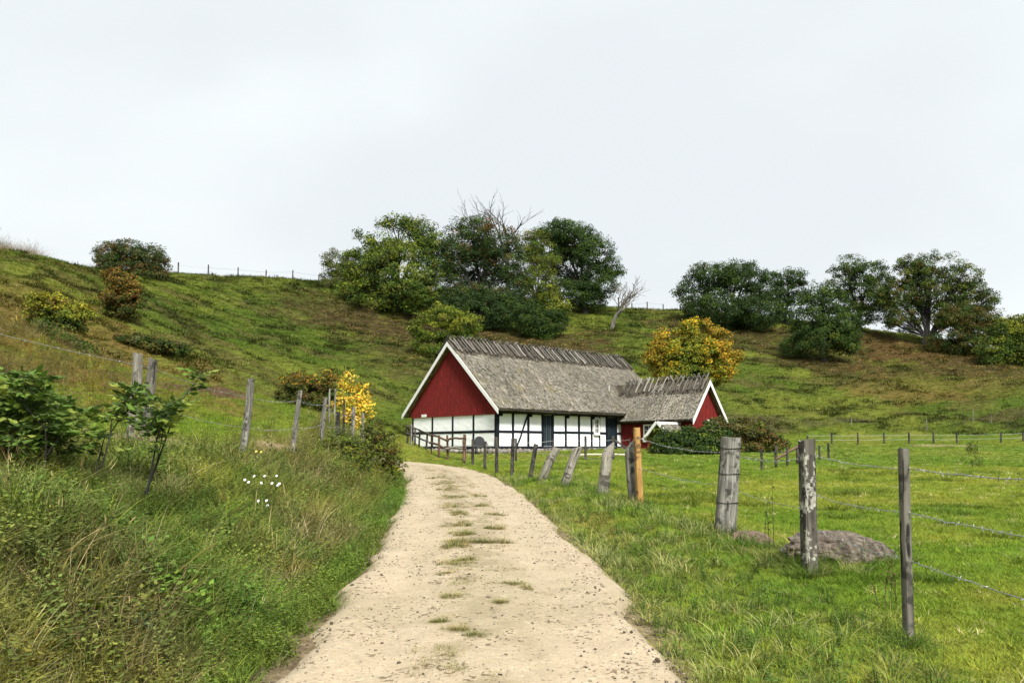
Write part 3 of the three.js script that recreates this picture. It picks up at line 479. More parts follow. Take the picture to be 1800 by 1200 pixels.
  const pst = part('loose_straw', strawGeo(px0, ax0 - 0.1, pz, py, pz + pw, ph, 700, 43), strawMat, pr); pst.userData.kind = 'stuff';
  part('ridge_board', boxGeo(px0 - 0.06, ax0 - 0.04, py - 0.10, py + 0.05, pz + 0.04, pz + 0.10, 0.006), Mt.white, pr); part('ridge_board', boxGeo(px0 - 0.06, ax0 - 0.04, py + 0.0, py + 0.055, pz - 0.09, pz + 0.038, 0.006), Mt.white, pr);
  for (const sd of [1, -1]) part('barge_board', beamGeo(V(px0 - 0.03, py + 0.02, pz + sd * 0.03), V(px0 - 0.032, ph - 0.1, pz + sd * (pw + 0.05)), 0.05, 0.17), Mt.white, pr);
  for (const sd of [1, -1]) part('porch_wall', boxGeo(px0 + 0.15, ax0 - 0.02, 0, 0.86, pz + sd * 0.8 - 0.05, pz + sd * 0.8 + 0.05), Mt.red, b);
}
{ // dark garden seat by the gable's corner
  const p = at(845, 795, 40.2); p.y = H(p.x, 40.2);
  const c = thing('garden_chair', p, 'dark round-backed iron garden chair standing before the white panels', 'chair'); c.rotation.y = 0.3; c.scale.setScalar(0.92);
  const s = new THREE.Shape(); s.moveTo(-0.28, 0); s.lineTo(-0.28, 0.3); s.absarc(0, 0.33, 0.28, Math.PI, 0, true); s.lineTo(0.28, 0);
  const bg = new THREE.ExtrudeGeometry(s, { depth: 0.03, bevelEnabled: true, bevelSize: 0.012, bevelThickness: 0.01, bevelSegments: 2, curveSegments: 16 }); bg.rotateX(-0.16); bg.translate(0, 0.42, -0.25); part('backrest', bg, Mt.iron, c);
  part('seat', boxGeo(-0.28, 0.28, 0.38, 0.42, -0.25, 0.24, 0.012), Mt.iron, c);
  for (const [x, z] of [[-0.25, -0.2], [0.25, -0.2], [-0.25, 0.2], [0.25, 0.2]]) part('leg', boxGeo(x - 0.02, x + 0.02, -0.04, 0.38, z - 0.02, z + 0.02, 0.005), Mt.iron, c);
  for (const sd of [-1, 1]) { const g = new Geo(); g.tube([V(sd * 0.29, 0.75, -0.26), V(sd * 0.32, 0.7, -0.05), V(sd * 0.33, 0.62, 0.15), V(sd * 0.32, 0.42, 0.25), V(sd * 0.31, 0.0, 0.24)], [0.022, 0.022, 0.022, 0.02, 0.02], 6); part('armrest', g.build(), Mt.iron, c); }
}
// ---------- fences, boulders, small things ----------
// a rough post standing on (0,0,0): w across, t deep, top cut on a slant
function postGeo({ w = 0.12, t = 0.1, h = 1.2, square = 0, cut = 0, seed = 1, taper = 0.05, bury = 0.2, rough = 0.06, kink = 0, seg = 14 }) {
  const g = new Geo(), n = 16, rings = [];
  for (let k = 0; k <= n; k++) {
    const f = k / n, y0 = mix(-bury, h, f), ring = [], kx = kink * Math.sin(f * 6.5) * w;
    for (let s = 0; s <= seg; s++) {
      const a = (s % seg) / seg * 6.28318, ca = Math.cos(a), sa = Math.sin(a), e = square ? 0.42 : 0.95;
      let x = Math.sign(ca) * Math.pow(Math.abs(ca), e) * w / 2, z = Math.sign(sa) * Math.pow(Math.abs(sa), e) * t / 2;
      const q = 1 + rough * 2 * (vn(ca * 2.2 + 5 + seed * 3, y0 * 2.2 + sa * 2.2, seed) - 0.5) + rough * 1.2 * (vn(ca * 6 + 9, sa * 6 + 9 + y0 * 0.7, seed + 3) - 0.5) - taper * f;
      x *= q; z *= q; let y = y0; if (k === n) y += cut * (x / w) + 0.02 * (vn(ca * 4 + 3, sa * 4, seed + 7) - 0.5);
      else y = Math.min(y, h + cut * (x / w) - 0.02 * (n - k));
      ring.push(g.v(x + kx, y, z, null, s / seg * 2 * (w + t) * 0.8 + seed * 0.37, y + seed * 0.53));
    }
    rings.push(ring);
  }
  for (let k = 1; k <= n; k++) for (let s = 0; s < seg; s++) g.q(rings[k - 1][s], rings[k][s], rings[k][s + 1], rings[k - 1][s + 1]);
  const top = rings[n], e = top.map(i => g.v(g.p[i * 3], g.p[i * 3 + 1], g.p[i * 3 + 2], null, g.p[i * 3], g.p[i * 3 + 2])); let mx = 0, my = 0, mz = 0; for (let s = 0; s < seg; s++) { mx += g.p[top[s] * 3] / seg; my += g.p[top[s] * 3 + 1] / seg; mz += g.p[top[s] * 3 + 2] / seg; }
  const m = g.v(mx, my, mz, null, 0.02, 0.02); for (let s = 0; s < seg; s++) g.t(m, e[s + 1], e[s]);
  return g.build();
}
// a strand of barbed wire through world points given relative to o
function wireGeo(pts, o, sag, barb, rad, seed) {
  const g = new Geo(), r = rngOf(seed), P = [];
  for (let k = 0; k + 1 < pts.length; k++) { const n = 14; for (let s = 0; s < n + (k + 2 === pts.length ? 1 : 0); s++) { const t = s / n, p = pts[k].clone().lerp(pts[k + 1], t); p.y -= sag * 4 * t * (1 - t) + 0.012 * (vn(s * 0.7, k, seed) - 0.5); P.push(p.sub(o)); } }
  g.tube(P, P.map(() => rad), 5);
  if (barb) { for (let k = 0; k + 1 < P.length; k++) { const L = P[k].distanceTo(P[k + 1]), n = Math.max(1, Math.round(L / barb)); for (let s = 0; s < n; s++) { const c = P[k].clone().lerp(P[k + 1], (s + 0.5) / n); for (let q = 0; q < 2; q++) { const d = randDir(r).multiplyScalar(0.018); g.tube([c.clone().sub(d), c.clone().add(d)], [rad * 0.8, rad * 0.5], 3, null, false); } } } }
  return g.build();
}
function standPost(f, x, d, o, geo, mat, leanX, leanZ, turn, label) { const m = part('fence_post', geo, mat, f); m.position.set(x, H(x, d) - 0.0, -d).sub(o); m.rotation.set(leanZ, turn, -leanX, 'ZXY'); if (label) m.userData.label = label; m.updateMatrix(); return m; }
const topOf = (m, o, y, off = 0) => V(off, y, 0).applyMatrix4(m.matrix).add(o);
{ // the fence along the track, field side
  const o = V(1.5, H(1.5, 16), -16), f = thing('barbed_wire_fence', o, 'barbed wire fence of odd leaning posts between the track and the green field', 'fence');
  const defs = [ // px of foot, depth, w, t, h, square, cut, lean x, material, label
    [1585, 5.5, 0.062, 0.06, 1.34, 1, 0, 0.022, 'postMid', 'thin square dark fence post beside the boulder', 0.02],
    [1418, 7.7, 0.135, 0.13, 1.29, 1, 0.02, 0.01, 'postFlaky', 'fence post with flaking white bark', 0.05],
    [1272, 10, 0.285, 0.24, 1.24, 0, 0.02, 0.09, 'postGrey', 'thick grey round fence post', 0.04],
    [1124, 13.5, 0.112, 0.10, 1.30, 1, 0, -0.03, 'postNew', 'new yellow wooden post', 0.02],
    [1116, 13.75, 0.24, 0.10, 1.02, 1, 0.26, -0.06, 'postGrey', 'old grey post cut on a slant beside the new yellow one', 0.06],
    [1059, 15.6, 0.22, 0.12, 0.93, 1, 0.24, 0.13, 'postPale', 'pale grey post with slanted top', 0.06],
    [990, 17.7, 0.19, 0.13, 0.93, 1, 0.1, 0.38, 'postPale', 'split grey post leaning heavily', 0.14],
    [951, 19.8, 0.19, 0.12, 0.90, 1, 0.02, 0.46, 'postPale', 'jagged grey post leaning most of all', 0.14],
    [932, 20.8, 0.11, 0.09, 0.92, 1, 0.0, 0.17, 'postDark', null, 0.05],
    [900, 22.5, 0.10, 0.09, 1.08, 1, 0.0, 0.03, 'postDark', null, 0.05],
    [873, 24.5, 0.10, 0.09, 1.12, 1, 0.0, 0.0, 'postDark', null, 0.05],
    [852, 27, 0.095, 0.09, 0.95, 1, 0.0, 0.01, 'postDark', null, 0.05],
    [831, 30, 0.1, 0.09, 0.98, 1, 0.0, 0.0, 'postDark', null, 0.05],
    [816, 33, 0.11, 0.1, 1.0, 1, 0.0, -0.03, 'postBrown', null, 0.05],
  ];
  const ms = []; let s = 1;
  for (const [px, d, w, t, h, sq, cut, ln, mt, lab, ro] of defs) { const x = at(px, 800, d).x; ms.push(standPost(f, x, d, o, postGeo({ w, t, h, square: sq, cut, seed: s++, rough: ro, taper: sq ? 0.02 : 0.1, kink: ro > 0.1 ? 0.06 : 0 }), Mt[mt], ln, -0.02, mt === 'postNew' ? 0.2 : 0.25, lab)); }
  // a last post beyond the frame carries the strands on
  const mx = standPost(f, 2.35, 2.6, o, postGeo({ w: 0.1, t: 0.1, h: 1.42, square: 1, seed: 40 }), Mt.postGrey, 0, 0, 0.1);
  const chain = [ms[1], ms[0], mx], hs = [[1.15, 1.2, 1.3], [0.77, 0.90, 1.03], [0.45, 0.57, 0.74]];
  hs.forEach((h, k) => { for (let q = 0; q < 2; q++) part('barbed_wire', wireGeo([topOf(chain[q], o, h[q], 0.03), topOf(chain[q + 1], o, h[q + 1], 0.03)], o, 0.03, 0.11, 0.003, 60 + k * 2 + q), Mt.wire, f); });
  const up = [ms[1], ms[2], ms[3], ms[5], ms[6], ms[7], ms[8]], uh = [1.12, 1.05, 1.14, 0.72, 0.78, 0.8, 0.74];
  for (let q = 0; q + 1 < up.length; q++) part('barbed_wire', wireGeo([topOf(up[q], o, uh[q], 0), topOf(up[q + 1], o, uh[q + 1], 0)], o, 0.07, 0.14, 0.0036, 80 + q), Mt.wire, f);
  for (let q = 0; q < 2; q++) part('barbed_wire', wireGeo([topOf(up[q], o, 0.62, 0), topOf(up[q + 1], o, 0.62, 0)], o, 0.04, 0.14, 0.003, 90 + q), Mt.wire, f);
  for (let q = 8; q + 1 < ms.length; q++) part('barbed_wire', wireGeo([topOf(ms[q], o, 0.8), topOf(ms[q + 1], o, 0.8)], o, 0.05, 0, 0.006, 100 + q), Mt.wire, f);
  // bands of wire wound round the thick post
  for (const y of [0.42, 0.78, 1.1]) { const g = new Geo(), P = []; for (let k = 0; k <= 20; k++) { const a = k / 20 * 6.283; P.push(V(Math.cos(a) * (0.146 - 0.012 * y), y + 0.012 * Math.sin(a * 2), Math.sin(a) * (0.124 - 0.010 * y))); } g.tube(P, P.map(() => 0.005), 5, null, false); part('wire_band', g.build(), Mt.iron, ms[2]); }
}
{ // the fence on the bank
  const o = V(-4.3, H(-4.3, 15), -15), f = thing('barbed_wire_fence', o, 'old weathered wire fence standing on the overgrown bank', 'fence');
  const defs = [[251, 10.3, 0.14, 0.12, 1.2, 0.07, 'postMid', 'weathered post beside the split post'], [231, 10.6, 0.15, 0.13, 1.25, 0.02, 'postPale', 'pale split post with peeling wood', 0.12], [425, 12, 0.13, 0.11, 1.36, 0.08, 'postGrey', 'crooked grey post with a dark knot', 0.09], [512, 15, 0.12, 0.1, 1.28, 0.11, 'postGrey', null, 0.07], [562, 18, 0.115, 0.1, 1.15, 0.09, 'postGrey'], [592, 20.5, 0.12, 0.1, 0.78, 0.02, 'postDark'], [577, 22.5, 0.06, 0.06, 1.0, 0.0, 'postGrey'], [586, 24, 0.07, 0.06, 1.1, 0.02, 'postGrey'], [603, 21.5, 0.07, 0.07, 1.05, 0.0, 'postDark'], [618, 22, 0.13, 0.1, 0.98, 0.03, 'postGrey'], [634, 23, 0.075, 0.07, 0.95, 0.04, 'postGrey'], [639, 22.6, 0.1, 0.08, 1.02, -0.03, 'postPale']];
  const ms = []; let s = 201;
  for (const [px, d, w, t, h, ln, mt, lab, ro] of defs) { const x = at(px, 800, d).x; ms.push(standPost(f, x, d, o, postGeo({ w, t, h, square: 0, seed: s++, rough: ro || 0.06, taper: 0.16, kink: ro ? 0.1 : 0.03, cut: 0.03 }), Mt[mt], ln, 0, s * 0.7, lab)); }
  const mx = standPost(f, -6.9, 7.6, o, postGeo({ w: 0.12, t: 0.1, h: 1.3, seed: 240 }), Mt.postGrey, 0.05, 0, 0);
  const line = [mx, ms[0], ms[2], ms[3], ms[4], ms[5], ms[9], ms[11]];
  for (const [k, hs] of [[0, [1.16, 1.08, 1.08, 1.1, 1.0, 0.7, 0.8, 0.8]], [1, [0.6, 0.6, 0.62, 0.58, 0.55, 0.4, 0.4, 0.4]]]) for (let q = k; q + 1 < line.length; q++) part('barbed_wire', wireGeo([topOf(line[q], o, hs[q]), topOf(line[q + 1], o, hs[q + 1])], o, 0.05, 0.13, 0.0027, 250 + q + k * 9), Mt.wire, f);
}
// where the ground meets the sky on a bearing
const crest = (px) => { let b = 0, bd = 100; for (let d = 70; d < 128; d += 0.5) { const x = at(px, 520, d).x, k = (H(x, d) - EYE) / d; if (k > b) { b = k; bd = d; } } return bd; };
function plainFence(name, label, cat, group, items, mat, wires, opt = {}) { // items: [px, depth, height, width]
  const d0 = items[0][1], x0 = at(items[0][0], 700, d0).x, o = V(x0, H(x0, d0), -d0), f = thing(name, o, label, cat, group), ms = []; let s = 300 + Math.round(x0 * 7);
  for (let [px, d, h, w, ln = 0] of items) { if (opt.sky) d = crest(px) - 0.6; ms.push(standPost(f, at(px, opt.py || 800, d).x, d, o, postGeo({ w, t: w * 0.9, h, square: 1, seed: s++, seg: 8 }), mat, ln, 0, 0.3)); }
  for (const y of wires) for (let q = 0; q + 1 < ms.length; q++) part('wire', wireGeo([topOf(ms[q], o, y), topOf(ms[q + 1], o, y)], o, 0.03, 0, opt.r || 0.006, s++), Mt.wire, f);
  return [f, ms, o];
}
{ const [f, ms, o] = plainFence('garden_fence', 'dark low fence posts with thin wires before the house front', 'fence', null, [[907, 33.5, 0.98, 0.085], [972, 33.8, 0.9, 0.04], [1029.5, 33.5, 0.98, 0.1], [1078, 33.5, 0.98, 0.1], [1107, 34, 0.85, 0.06]], Mt.postDark, [0.5, 0.8], { r: 0.007 });
  const m = part('brace', beamGeo(V(0, 0, 0), V(1.1, -0.75, 0), 0.08, 0.08), Mt.postDark, f); m.position.copy(topOf(ms[3], o, 0.85)).sub(o); }
{ const [f, ms, o] = plainFence('paddock_fence', 'short dark posts with a sloping brace in the field by the bushes', 'fence', null, [[1339, 24.6, 0.66, 0.075], [1364, 26.3, 0.74, 0.08], [1384, 27.4, 0.66, 0.075], [1402, 29, 0.68, 0.075], [1441, 32, 0.58, 0.075], [1457, 32.4, 0.68, 0.075]], Mt.postDark, [0.55], { r: 0.004 });
  const a = topOf(ms[1], o, 0.3).sub(o), b = topOf(ms[3], o, 0.62).sub(o); part('brace', beamGeo(a.add(V(0, 0, 0.05)), b.add(V(0, 0, 0.05)), 0.07, 0.07), Mt.postBrown, f); }
plainFence('field_fence', 'row of short dark posts along the foot of the hill', 'fence', null, [[1463, 57, 0.82, 0.11], [1509, 57, 0.84, 0.1], [1555, 57, 0.78, 0.1], [1599, 57, 0.82, 0.11], [1642, 57, 0.84, 0.11], [1683, 57, 0.8, 0.11], [1761, 57.5, 0.72, 0.1], [1420, 57, 0.6, 0.1], [1800, 57.5, 0.7, 0.1]].sort((a, b) => a[0] - b[0]), Mt.postDark, [0.3, 0.6], { py: 780, r: 0.011 });
plainFence('marker_fence', 'row of slim pale posts on the slope above the dark field fence', 'fence', null, [[1498, 63, 0.8, 0.05, 0.02], [1630, 62.5, 0.95, 0.06], [1712, 63.5, 0.95, 0.05, 0.1], [1744, 64, 0.75, 0.05]], Mt.postPale, [], { py: 760 });
plainFence('ridge_fence', 'thin fence posts on the bare skyline beside the dark round bush', 'fence', null, [[312, 105, 1.3, 0.16], [365, 110, 1.3, 0.16], [417.5, 112.5, 1.25, 0.16], [467, 115, 1.25, 0.16], [514, 116.5, 1.2, 0.16], [560, 117.5, 1.1, 0.16]], Mt.postDark, [0.95], { py: 495, r: 0.012, sky: 1 });
plainFence('ridge_fence', 'thin fence posts on the skyline between the dead tree and the oak group', 'fence', null, [[1111, 112.5, 1.1, 0.14], [1138, 112.5, 1.05, 0.14], [1166, 112.5, 0.95, 0.14]], Mt.postDark, [0.9], { py: 544, r: 0.012, sky: 1 });
{ // rustic pen of poles before the gable
  const o = V(at(770, 800, 36).x, H(at(770, 800, 36).x, 36), -36), f = thing('pole_fence', o, 'rustic fence of crooked brown poles before the white gable', 'fence'); let s = 500;
  const P = {}; const put = (k, px, d, h, w, m, ln = 0) => P[k] = standPost(f, at(px, 800, d).x, d, o, postGeo({ w, t: w, h, seed: s++, rough: 0.1, seg: 8, taper: 0.1 }), m, ln, 0, s);
  put('a', 716, 38.6, 0.88, 0.11, Mt.postDark); put('b', 722.5, 38, 1.02, 0.09, Mt.postGrey); put('c', 729, 39.5, 0.85, 0.1, Mt.postDark); put('d', 736, 38.4, 0.86, 0.1, Mt.postDark, 0.05); put('e', 749, 38, 0.85, 0.11, Mt.postDark, 0.06);
  put('f', 758, 36.8, 0.92, 0.07, Mt.postBrown); put('g', 771.5, 36, 1.0, 0.12, Mt.postBrown); put('h', 787, 35.5, 1.08, 0.11, Mt.postBrown, -0.03); put('i', 816.5, 35, 1.15, 0.14, Mt.postBrown);
  const rail = (a, ya, b, yb, w, m) => { const A2 = topOf(P[a], o, ya).sub(o), B2 = topOf(P[b], o, yb).sub(o), e = B2.clone().sub(A2); A2.addScaledVector(e, -0.12); B2.addScaledVector(e, 0.08); const q = A2.clone().lerp(B2, 0.5); q.y += 0.05; q.z += 0.06; A2.z += 0.07; B2.z += 0.07; const g = new Geo(); g.tube([A2, A2.clone().lerp(q, 0.5).add(V(0, 0.02, 0)), q, q.clone().lerp(B2, 0.5).add(V(0, -0.03, 0)), B2], [w, w * 1.1, w, w * 1.05, w * 0.9], 7); part('rail', g.build(), m, f); };
  rail('a', 0.80, 'e', 0.80, 0.045, Mt.postDark); rail('a', 0.45, 'e', 0.42, 0.04, Mt.postDark); rail('f', 0.85, 'h', 0.85, 0.045, Mt.postBrown); rail('h', 0.85, 'i', 1.0, 0.045, Mt.postBrown); rail('f', 0.5, 'h', 0.45, 0.05, Mt.postBrown); rail('h', 0.45, 'i', 0.55, 0.05, Mt.postPale);
}
for (const [px0, px1, d, lab] of [[1014, 1060, 34.6, 'longer pale pole lying in the grass before the house'], [1060, 1108, 34.8, 'shorter pale pole lying beside the dark garden posts']]) {
  const a = at(px0, 806, d), b = at(px1, 806, d + 0.2); a.y = H(a.x, d) + 0.13; b.y = H(b.x, d + 0.2) + 0.13; const g = new Geo(), L = b.clone().sub(a); g.tube([V(0, 0, 0), L.clone().multiplyScalar(0.5).add(V(0, 0.01, 0)), L], [0.05, 0.045, 0.04], 8);
  const m = new THREE.Mesh(g.build(), std({ color: rgb(0.5, 0.43, 0.31) })); m.name = numbered('wooden_pole'); m.position.copy(a); m.castShadow = true; scene.add(tag(m, lab, 'pole'));
}
{ // boulders by the fence
  const rk = [[1475, 8.45, 0.58, 1.0, 0.40, 0.62, [0.150, 0.122, 0.098], 'large brown boulder sunk in the grass behind the flaky post', 3], [1322, 9.35, 0.22, 1.15, 0.7, 0.8, [0.2, 0.145, 0.105], 'small brown rock beside the thick grey post', 5], [1395, 8.5, 0.14, 1, 0.9, 0.8, [0.2, 0.2, 0.2], 'small grey rock beside the flaky post', 8]];
  for (const [px, d, r, sx, sy, sz, c, lab, sd] of rk) {
    const x = at(px, 960, d).x; const g0 = new THREE.IcosahedronGeometry(1, r > 0.4 ? 24 : 12), p = g0.attributes.position, col = [], uv = [];
    for (let i = 0; i < p.count; i++) {
      const v = V(p.getX(i), p.getY(i), p.getZ(i)).normalize(), n = vn3(v.x * 1.5 + 5, v.y * 1.5 + 5, v.z * 1.5 + 5, sd), m = vn3(v.x * 4 + 9, v.y * 4 + 9, v.z * 4 + 9, sd + 3), q = vn3(v.x * 11 + 9, v.y * 11 + 9, v.z * 11 + 9, sd + 5), q2 = vn3(v.x * 26 + 9, v.y * 26 + 9, v.z * 26 + 9, sd + 6), ridg = Math.abs(m - 0.5) * 2;
      const k = r * (0.78 + 0.40 * n + 0.13 * ridg + 0.06 * q + 0.03 * q2); p.setXYZ(i, v.x * k * sx, v.y * k * sy, v.z * k * sz); const w = 0.55 + 0.55 * q + 0.35 * q2; const li = sst(0.62, 0.72, q2 * 0.5 + n * 0.5); const cc = mix3([c[0] * w, c[1] * w, c[2] * w], [0.36, 0.34, 0.28], li * 0.5); col.push(...cc); uv.push(v.x * 2, v.z * 2 + v.y);
    }
    g0.setAttribute('color', new THREE.Float32BufferAttribute(col, 3)); g0.setAttribute('uv', new THREE.Float32BufferAttribute(uv, 2)); g0.computeVertexNormals();
    const m = new THREE.Mesh(g0, Mt.stone); m.name = numbered('boulder'); m.position.set(x, H(x, d) + r * sy * 0.02, -d); m.rotation.y = 0.35; m.rotation.z = -0.1; m.castShadow = m.receiveShadow = true; scene.add(tag(m, lab, 'rock'));
  }
}
// ---------- trees and bushes ----------
// pal: list of [colour, weight]; a crown is clumps of leaves filling lobes given by bearing, height and size in the photograph at the tree's own distance
function pickCol(pal, r) { let s = 0; for (const [, w] of pal) s += w; let k = r() * s; for (const [c, w] of pal) { k -= w; if (k <= 0) return c; } return pal[0][0]; }
function plantTree(o) {
  const { name = 'tree', label, category = 'tree', group, px, d, lobes, leaf = 0.26, pal, dens = 1.35, clump = 0.75, trunk = 0.22, bark = [0.034, 0.029, 0.024], seed = 1, open = 0, stems = 1, twig = 1, tint, top, sink = 0, per = 64, forkAt } = o;
  const r = rngOf(seed * 7919 + 13), x0 = at(px, 600, d).x, y0 = H(x0, d) - sink, base = V(x0, y0, -d), t = thing(name, base, label, category, group);
  const L = lobes.map(([lx, ly, rx, ry, dz = 0]) => { const dd = d + dz, c = at(lx, ly, dd), s = F / dd; return { c: c.sub(base), rx: rx / s, ry: ry / s, rz: Math.max(rx, ry * 0.8) / s * 0.85 }; });
  const cl = [];
  for (const q of L) {
    const area = Math.pow((Math.pow(q.rx * q.ry, 1.6) + Math.pow(q.rx * q.rz, 1.6) + Math.pow(q.ry * q.rz, 1.6)) / 3, 1 / 1.6) * 12.57; const n = Math.max(4, Math.round(area * dens / (clump * clump) * 0.62));
    for (let k = 0; k < n; k++) {
      const v = randDir(r), rad = Math.pow(0.25 + 0.75 * r(), 0.45) * (0.86 + 0.28 * vn3(v.x * 2 + 4, v.y * 2 + 4, v.z * 2 + 4, seed)), p = V(q.c.x + v.x * q.rx * rad, q.c.y + v.y * q.ry * rad, q.c.z + v.z * q.rz * rad);
      if (open && vn3(p.x / clump * 0.45 + 50, p.y / clump * 0.45 + 50, p.z / clump * 0.45 + 50, seed + 9) < open) continue;
      const gh = H(x0 + p.x, d - p.z) - y0; if (p.y < gh + 0.1) p.y = gh + 0.1 + r() * 0.3;
      cl.push([p, v, q]);
    }
  }
  const yTop = Math.max(...cl.map(k => k[0].y)), g = new Geo();
  for (const [p, v] of cl) {
    const cs = clump * (0.6 + 0.7 * r()), base1 = pickCol(pal, r), jit = 0.8 + 0.4 * r(), n = Math.round(per * (0.7 + 0.6 * r())), out = v.clone().add(V(0, 0.55, 0)).normalize();
    for (let k = 0; k < n; k++) {
      const e = randDir(r), q = Math.cbrt(r()), x = p.x + e.x * q * cs, y = p.y + e.y * q * cs * 0.62, z = p.z + e.z * q * cs;
      let c = r() < 0.22 ? pickCol(pal, r) : base1; if (tint) c = tint(c, V(x, y / yTop, z), r);
      const w = jit * (0.78 + 0.44 * r()), nrm = randDir(r).multiplyScalar(0.9).add(out).normalize(), a = randDir(r).cross(nrm).normalize(), b = nrm.clone().cross(a), s = leaf * (0.6 + 0.7 * r());
      g.leaf(x, y, z, a, b, s, s * 0.62, s * 0.1, [c[0] * w, c[1] * w, c[2] * w]);
    }
  }
  const tg = new Geo(); const col = bark;
  const cen = V(0, 0, 0); L.forEach(q => cen.add(q.c)); cen.divideScalar(L.length);
  for (let s = 0; s < stems; s++) {
    const sp = stems > 1 ? V((r() - 0.5) * 0.5, 0, (r() - 0.5) * 0.5).multiplyScalar(Math.min(1.4, yTop * 0.12)) : V(0, 0, 0), lean = stems > 1 ? (r() - 0.5) * 1.1 : 0.35;
    const fork = V(sp.x * 2 + cen.x * lean, Math.max(0.35, cen.y * (forkAt || (stems > 1 ? 0.6 : 0.52))), cen.z * lean + sp.z * 2), tr = trunk / Math.sqrt(stems);
    tg.tube([sp.clone().add(V(0, -0.4, 0)), sp.clone().add(V(0, 0.1, 0)), sp.clone().lerp(fork, 0.5).add(V((r() - 0.5) * tr * 2, 0, (r() - 0.5) * tr * 2)), fork], [tr * 1.7, tr * 1.25, tr * 0.95, tr * 0.75], 8, col);
    const mine = L.filter((_, k) => stems === 1 || k % stems === s % Math.max(1, Math.min(stems, L.length)));
    for (const q of mine) {
      const st = sp.clone().lerp(fork, 0.5 + 0.5 * r()), mid = st.clone().lerp(q.c, 0.55).add(V((r() - 0.5) * 0.6, (r() - 0.3) * 0.5, (r() - 0.5) * 0.6).multiplyScalar(Math.min(1, q.rx * 0.5))), rr = tr * (0.38 + 0.22 * r());
      tg.tube([st, mid, q.c], [rr, rr * 0.62, rr * 0.3], 6, col);
      const own = cl.filter(k => k[2] === q); const nt = Math.min(own.length, Math.round(26 * twig));
      for (let k = 0; k < nt; k++) { const c = own[Math.floor(r() * own.length)][0], f0 = 0.15 + 0.8 * r(), s0 = f0 < 0.5 ? st.clone().lerp(mid, f0 * 2) : mid.clone().lerp(q.c, f0 * 2 - 1), m2 = s0.clone().lerp(c, 0.5).add(V((r() - 0.5) * 0.3, 0.15 * r(), (r() - 0.5) * 0.3).multiplyScalar(Math.min(1, q.rx * 0.4))); const r2 = Math.max(0.006, rr * 0.24); tg.tube([s0, m2, c], [r2, r2 * 0.7, r2 * 0.25], 4, col, false); }
    }
  }
  part(stems > 1 ? 'stems' : 'trunk', tg.build(), Mt.bark, t); const cr = part('crown', g.build(), Mt.leaf, t); cr.userData.kind = 'stuff';
  return t;
}
// leaf colours (linear)
const DG = [0.022, 0.046, 0.013], MG = [0.042, 0.078, 0.014], LG = [0.085, 0.125, 0.020], YG = [0.16, 0.185, 0.026], BG = [0.022, 0.044, 0.017], OL = [0.07, 0.075, 0.02], BR = [0.085, 0.055, 0.022], RB = [0.12, 0.06, 0.022], OR = [0.30, 0.15, 0.02], YE = [0.42, 0.30, 0.025], GY = [0.075, 0.085, 0.045], WH = [0.25, 0.23, 0.19];
const TG = 'trees of the wood above the farmhouse';
// the wood above the house
plantTree({ name: 'shrub', label: 'greyish feathery shrub at the skyline end of the wood', category: 'bush', px: 602, d: 98, lobes: [[592, 462, 26, 28], [622, 470, 26, 34], [604, 495, 36, 26], [580, 490, 16, 22]], pal: [[GY, 3], [OL, 2], [MG, 2], [LG, 1]], leaf: 0.18, clump: 0.7, trunk: 0.15, stems: 4, seed: 3, open: 0.3 });
plantTree({ name: 'maple_tree', label: 'broad bright green tree next to the feathery shrub in the wood', px: 700, d: 92, lobes: [[700, 405, 34, 30], [690, 438, 44, 34, -1], [668, 425, 44, 38], [735, 420, 42, 40, 3], [640, 470, 42, 40], [690, 470, 60, 48, -3], [745, 470, 38, 46], [620, 505, 32, 30], [668, 515, 50, 32, -4], [728, 515, 50, 34, -4], [755, 430, 26, 30, 2]], pal: [[MG, 4], [LG, 4], [DG, 2], [OL, 1], [YG, 0.5]], leaf: 0.24, clump: 0.85, trunk: 0.4, seed: 5, open: 0.3, dens: 1.35, twig: 0.5 });
plantTree({ name: 'copper_tree', label: 'tall dark rounded tree with rusty brown upper leaves in the wood', px: 850, d: 94, lobes: [[828, 415, 48, 40, 2], [870, 425, 44, 40], [800, 450, 38, 40], [885, 465, 40, 40], [835, 470, 50, 42, 4], [790, 510, 30, 40], [895, 510, 32, 36], [830, 525, 44, 30, -3], [870, 530, 40, 28, -3], [775, 460, 24, 40]], pal: [[BG, 5], [DG, 4], [MG, 1.2], [BR, 1]], tint: (c, p, r) => (p.y > 0.8 && p.x > 0 && r() < 0.45) || (r() < 0.03) ? RB : c, leaf: 0.20, clump: 0.8, trunk: 0.42, seed: 7, open: 0.25, dens: 1.5, twig: 0.5 });
plantTree({ name: 'birch_tree', label: 'slender yellowish green tree in front of the dark oak', px: 945, d: 96, lobes: [[935, 430, 30, 28], [955, 455, 32, 36], [920, 470, 26, 40], [950, 500, 34, 34], [915, 510, 24, 30], [965, 525, 26, 24]], pal: [[LG, 4], [OL, 3], [MG, 3], [YG, 1]], leaf: 0.18, clump: 0.7, trunk: 0.22, bark: [0.25, 0.24, 0.2], seed: 9, open: 0.27, dens: 1.2, twig: 0.7 });
plantTree({ name: 'oak_tree', label: 'dark green oak closing the wood beside the pale dead tree', px: 1030, d: 102, lobes: [[985, 410, 50, 24], [1010, 425, 46, 34, 2], [1040, 450, 46, 34], [1075, 470, 22, 24], [1000, 470, 52, 40, 3], [1050, 495, 40, 34], [1000, 515, 46, 26], [965, 440, 34, 40], [1040, 530, 28, 18]], pal: [[DG, 5], [BG, 3], [MG, 2.5]], leaf: 0.20, clump: 0.75, trunk: 0.42, seed: 11, open: 0.25, dens: 1.4, twig: 0.5 });
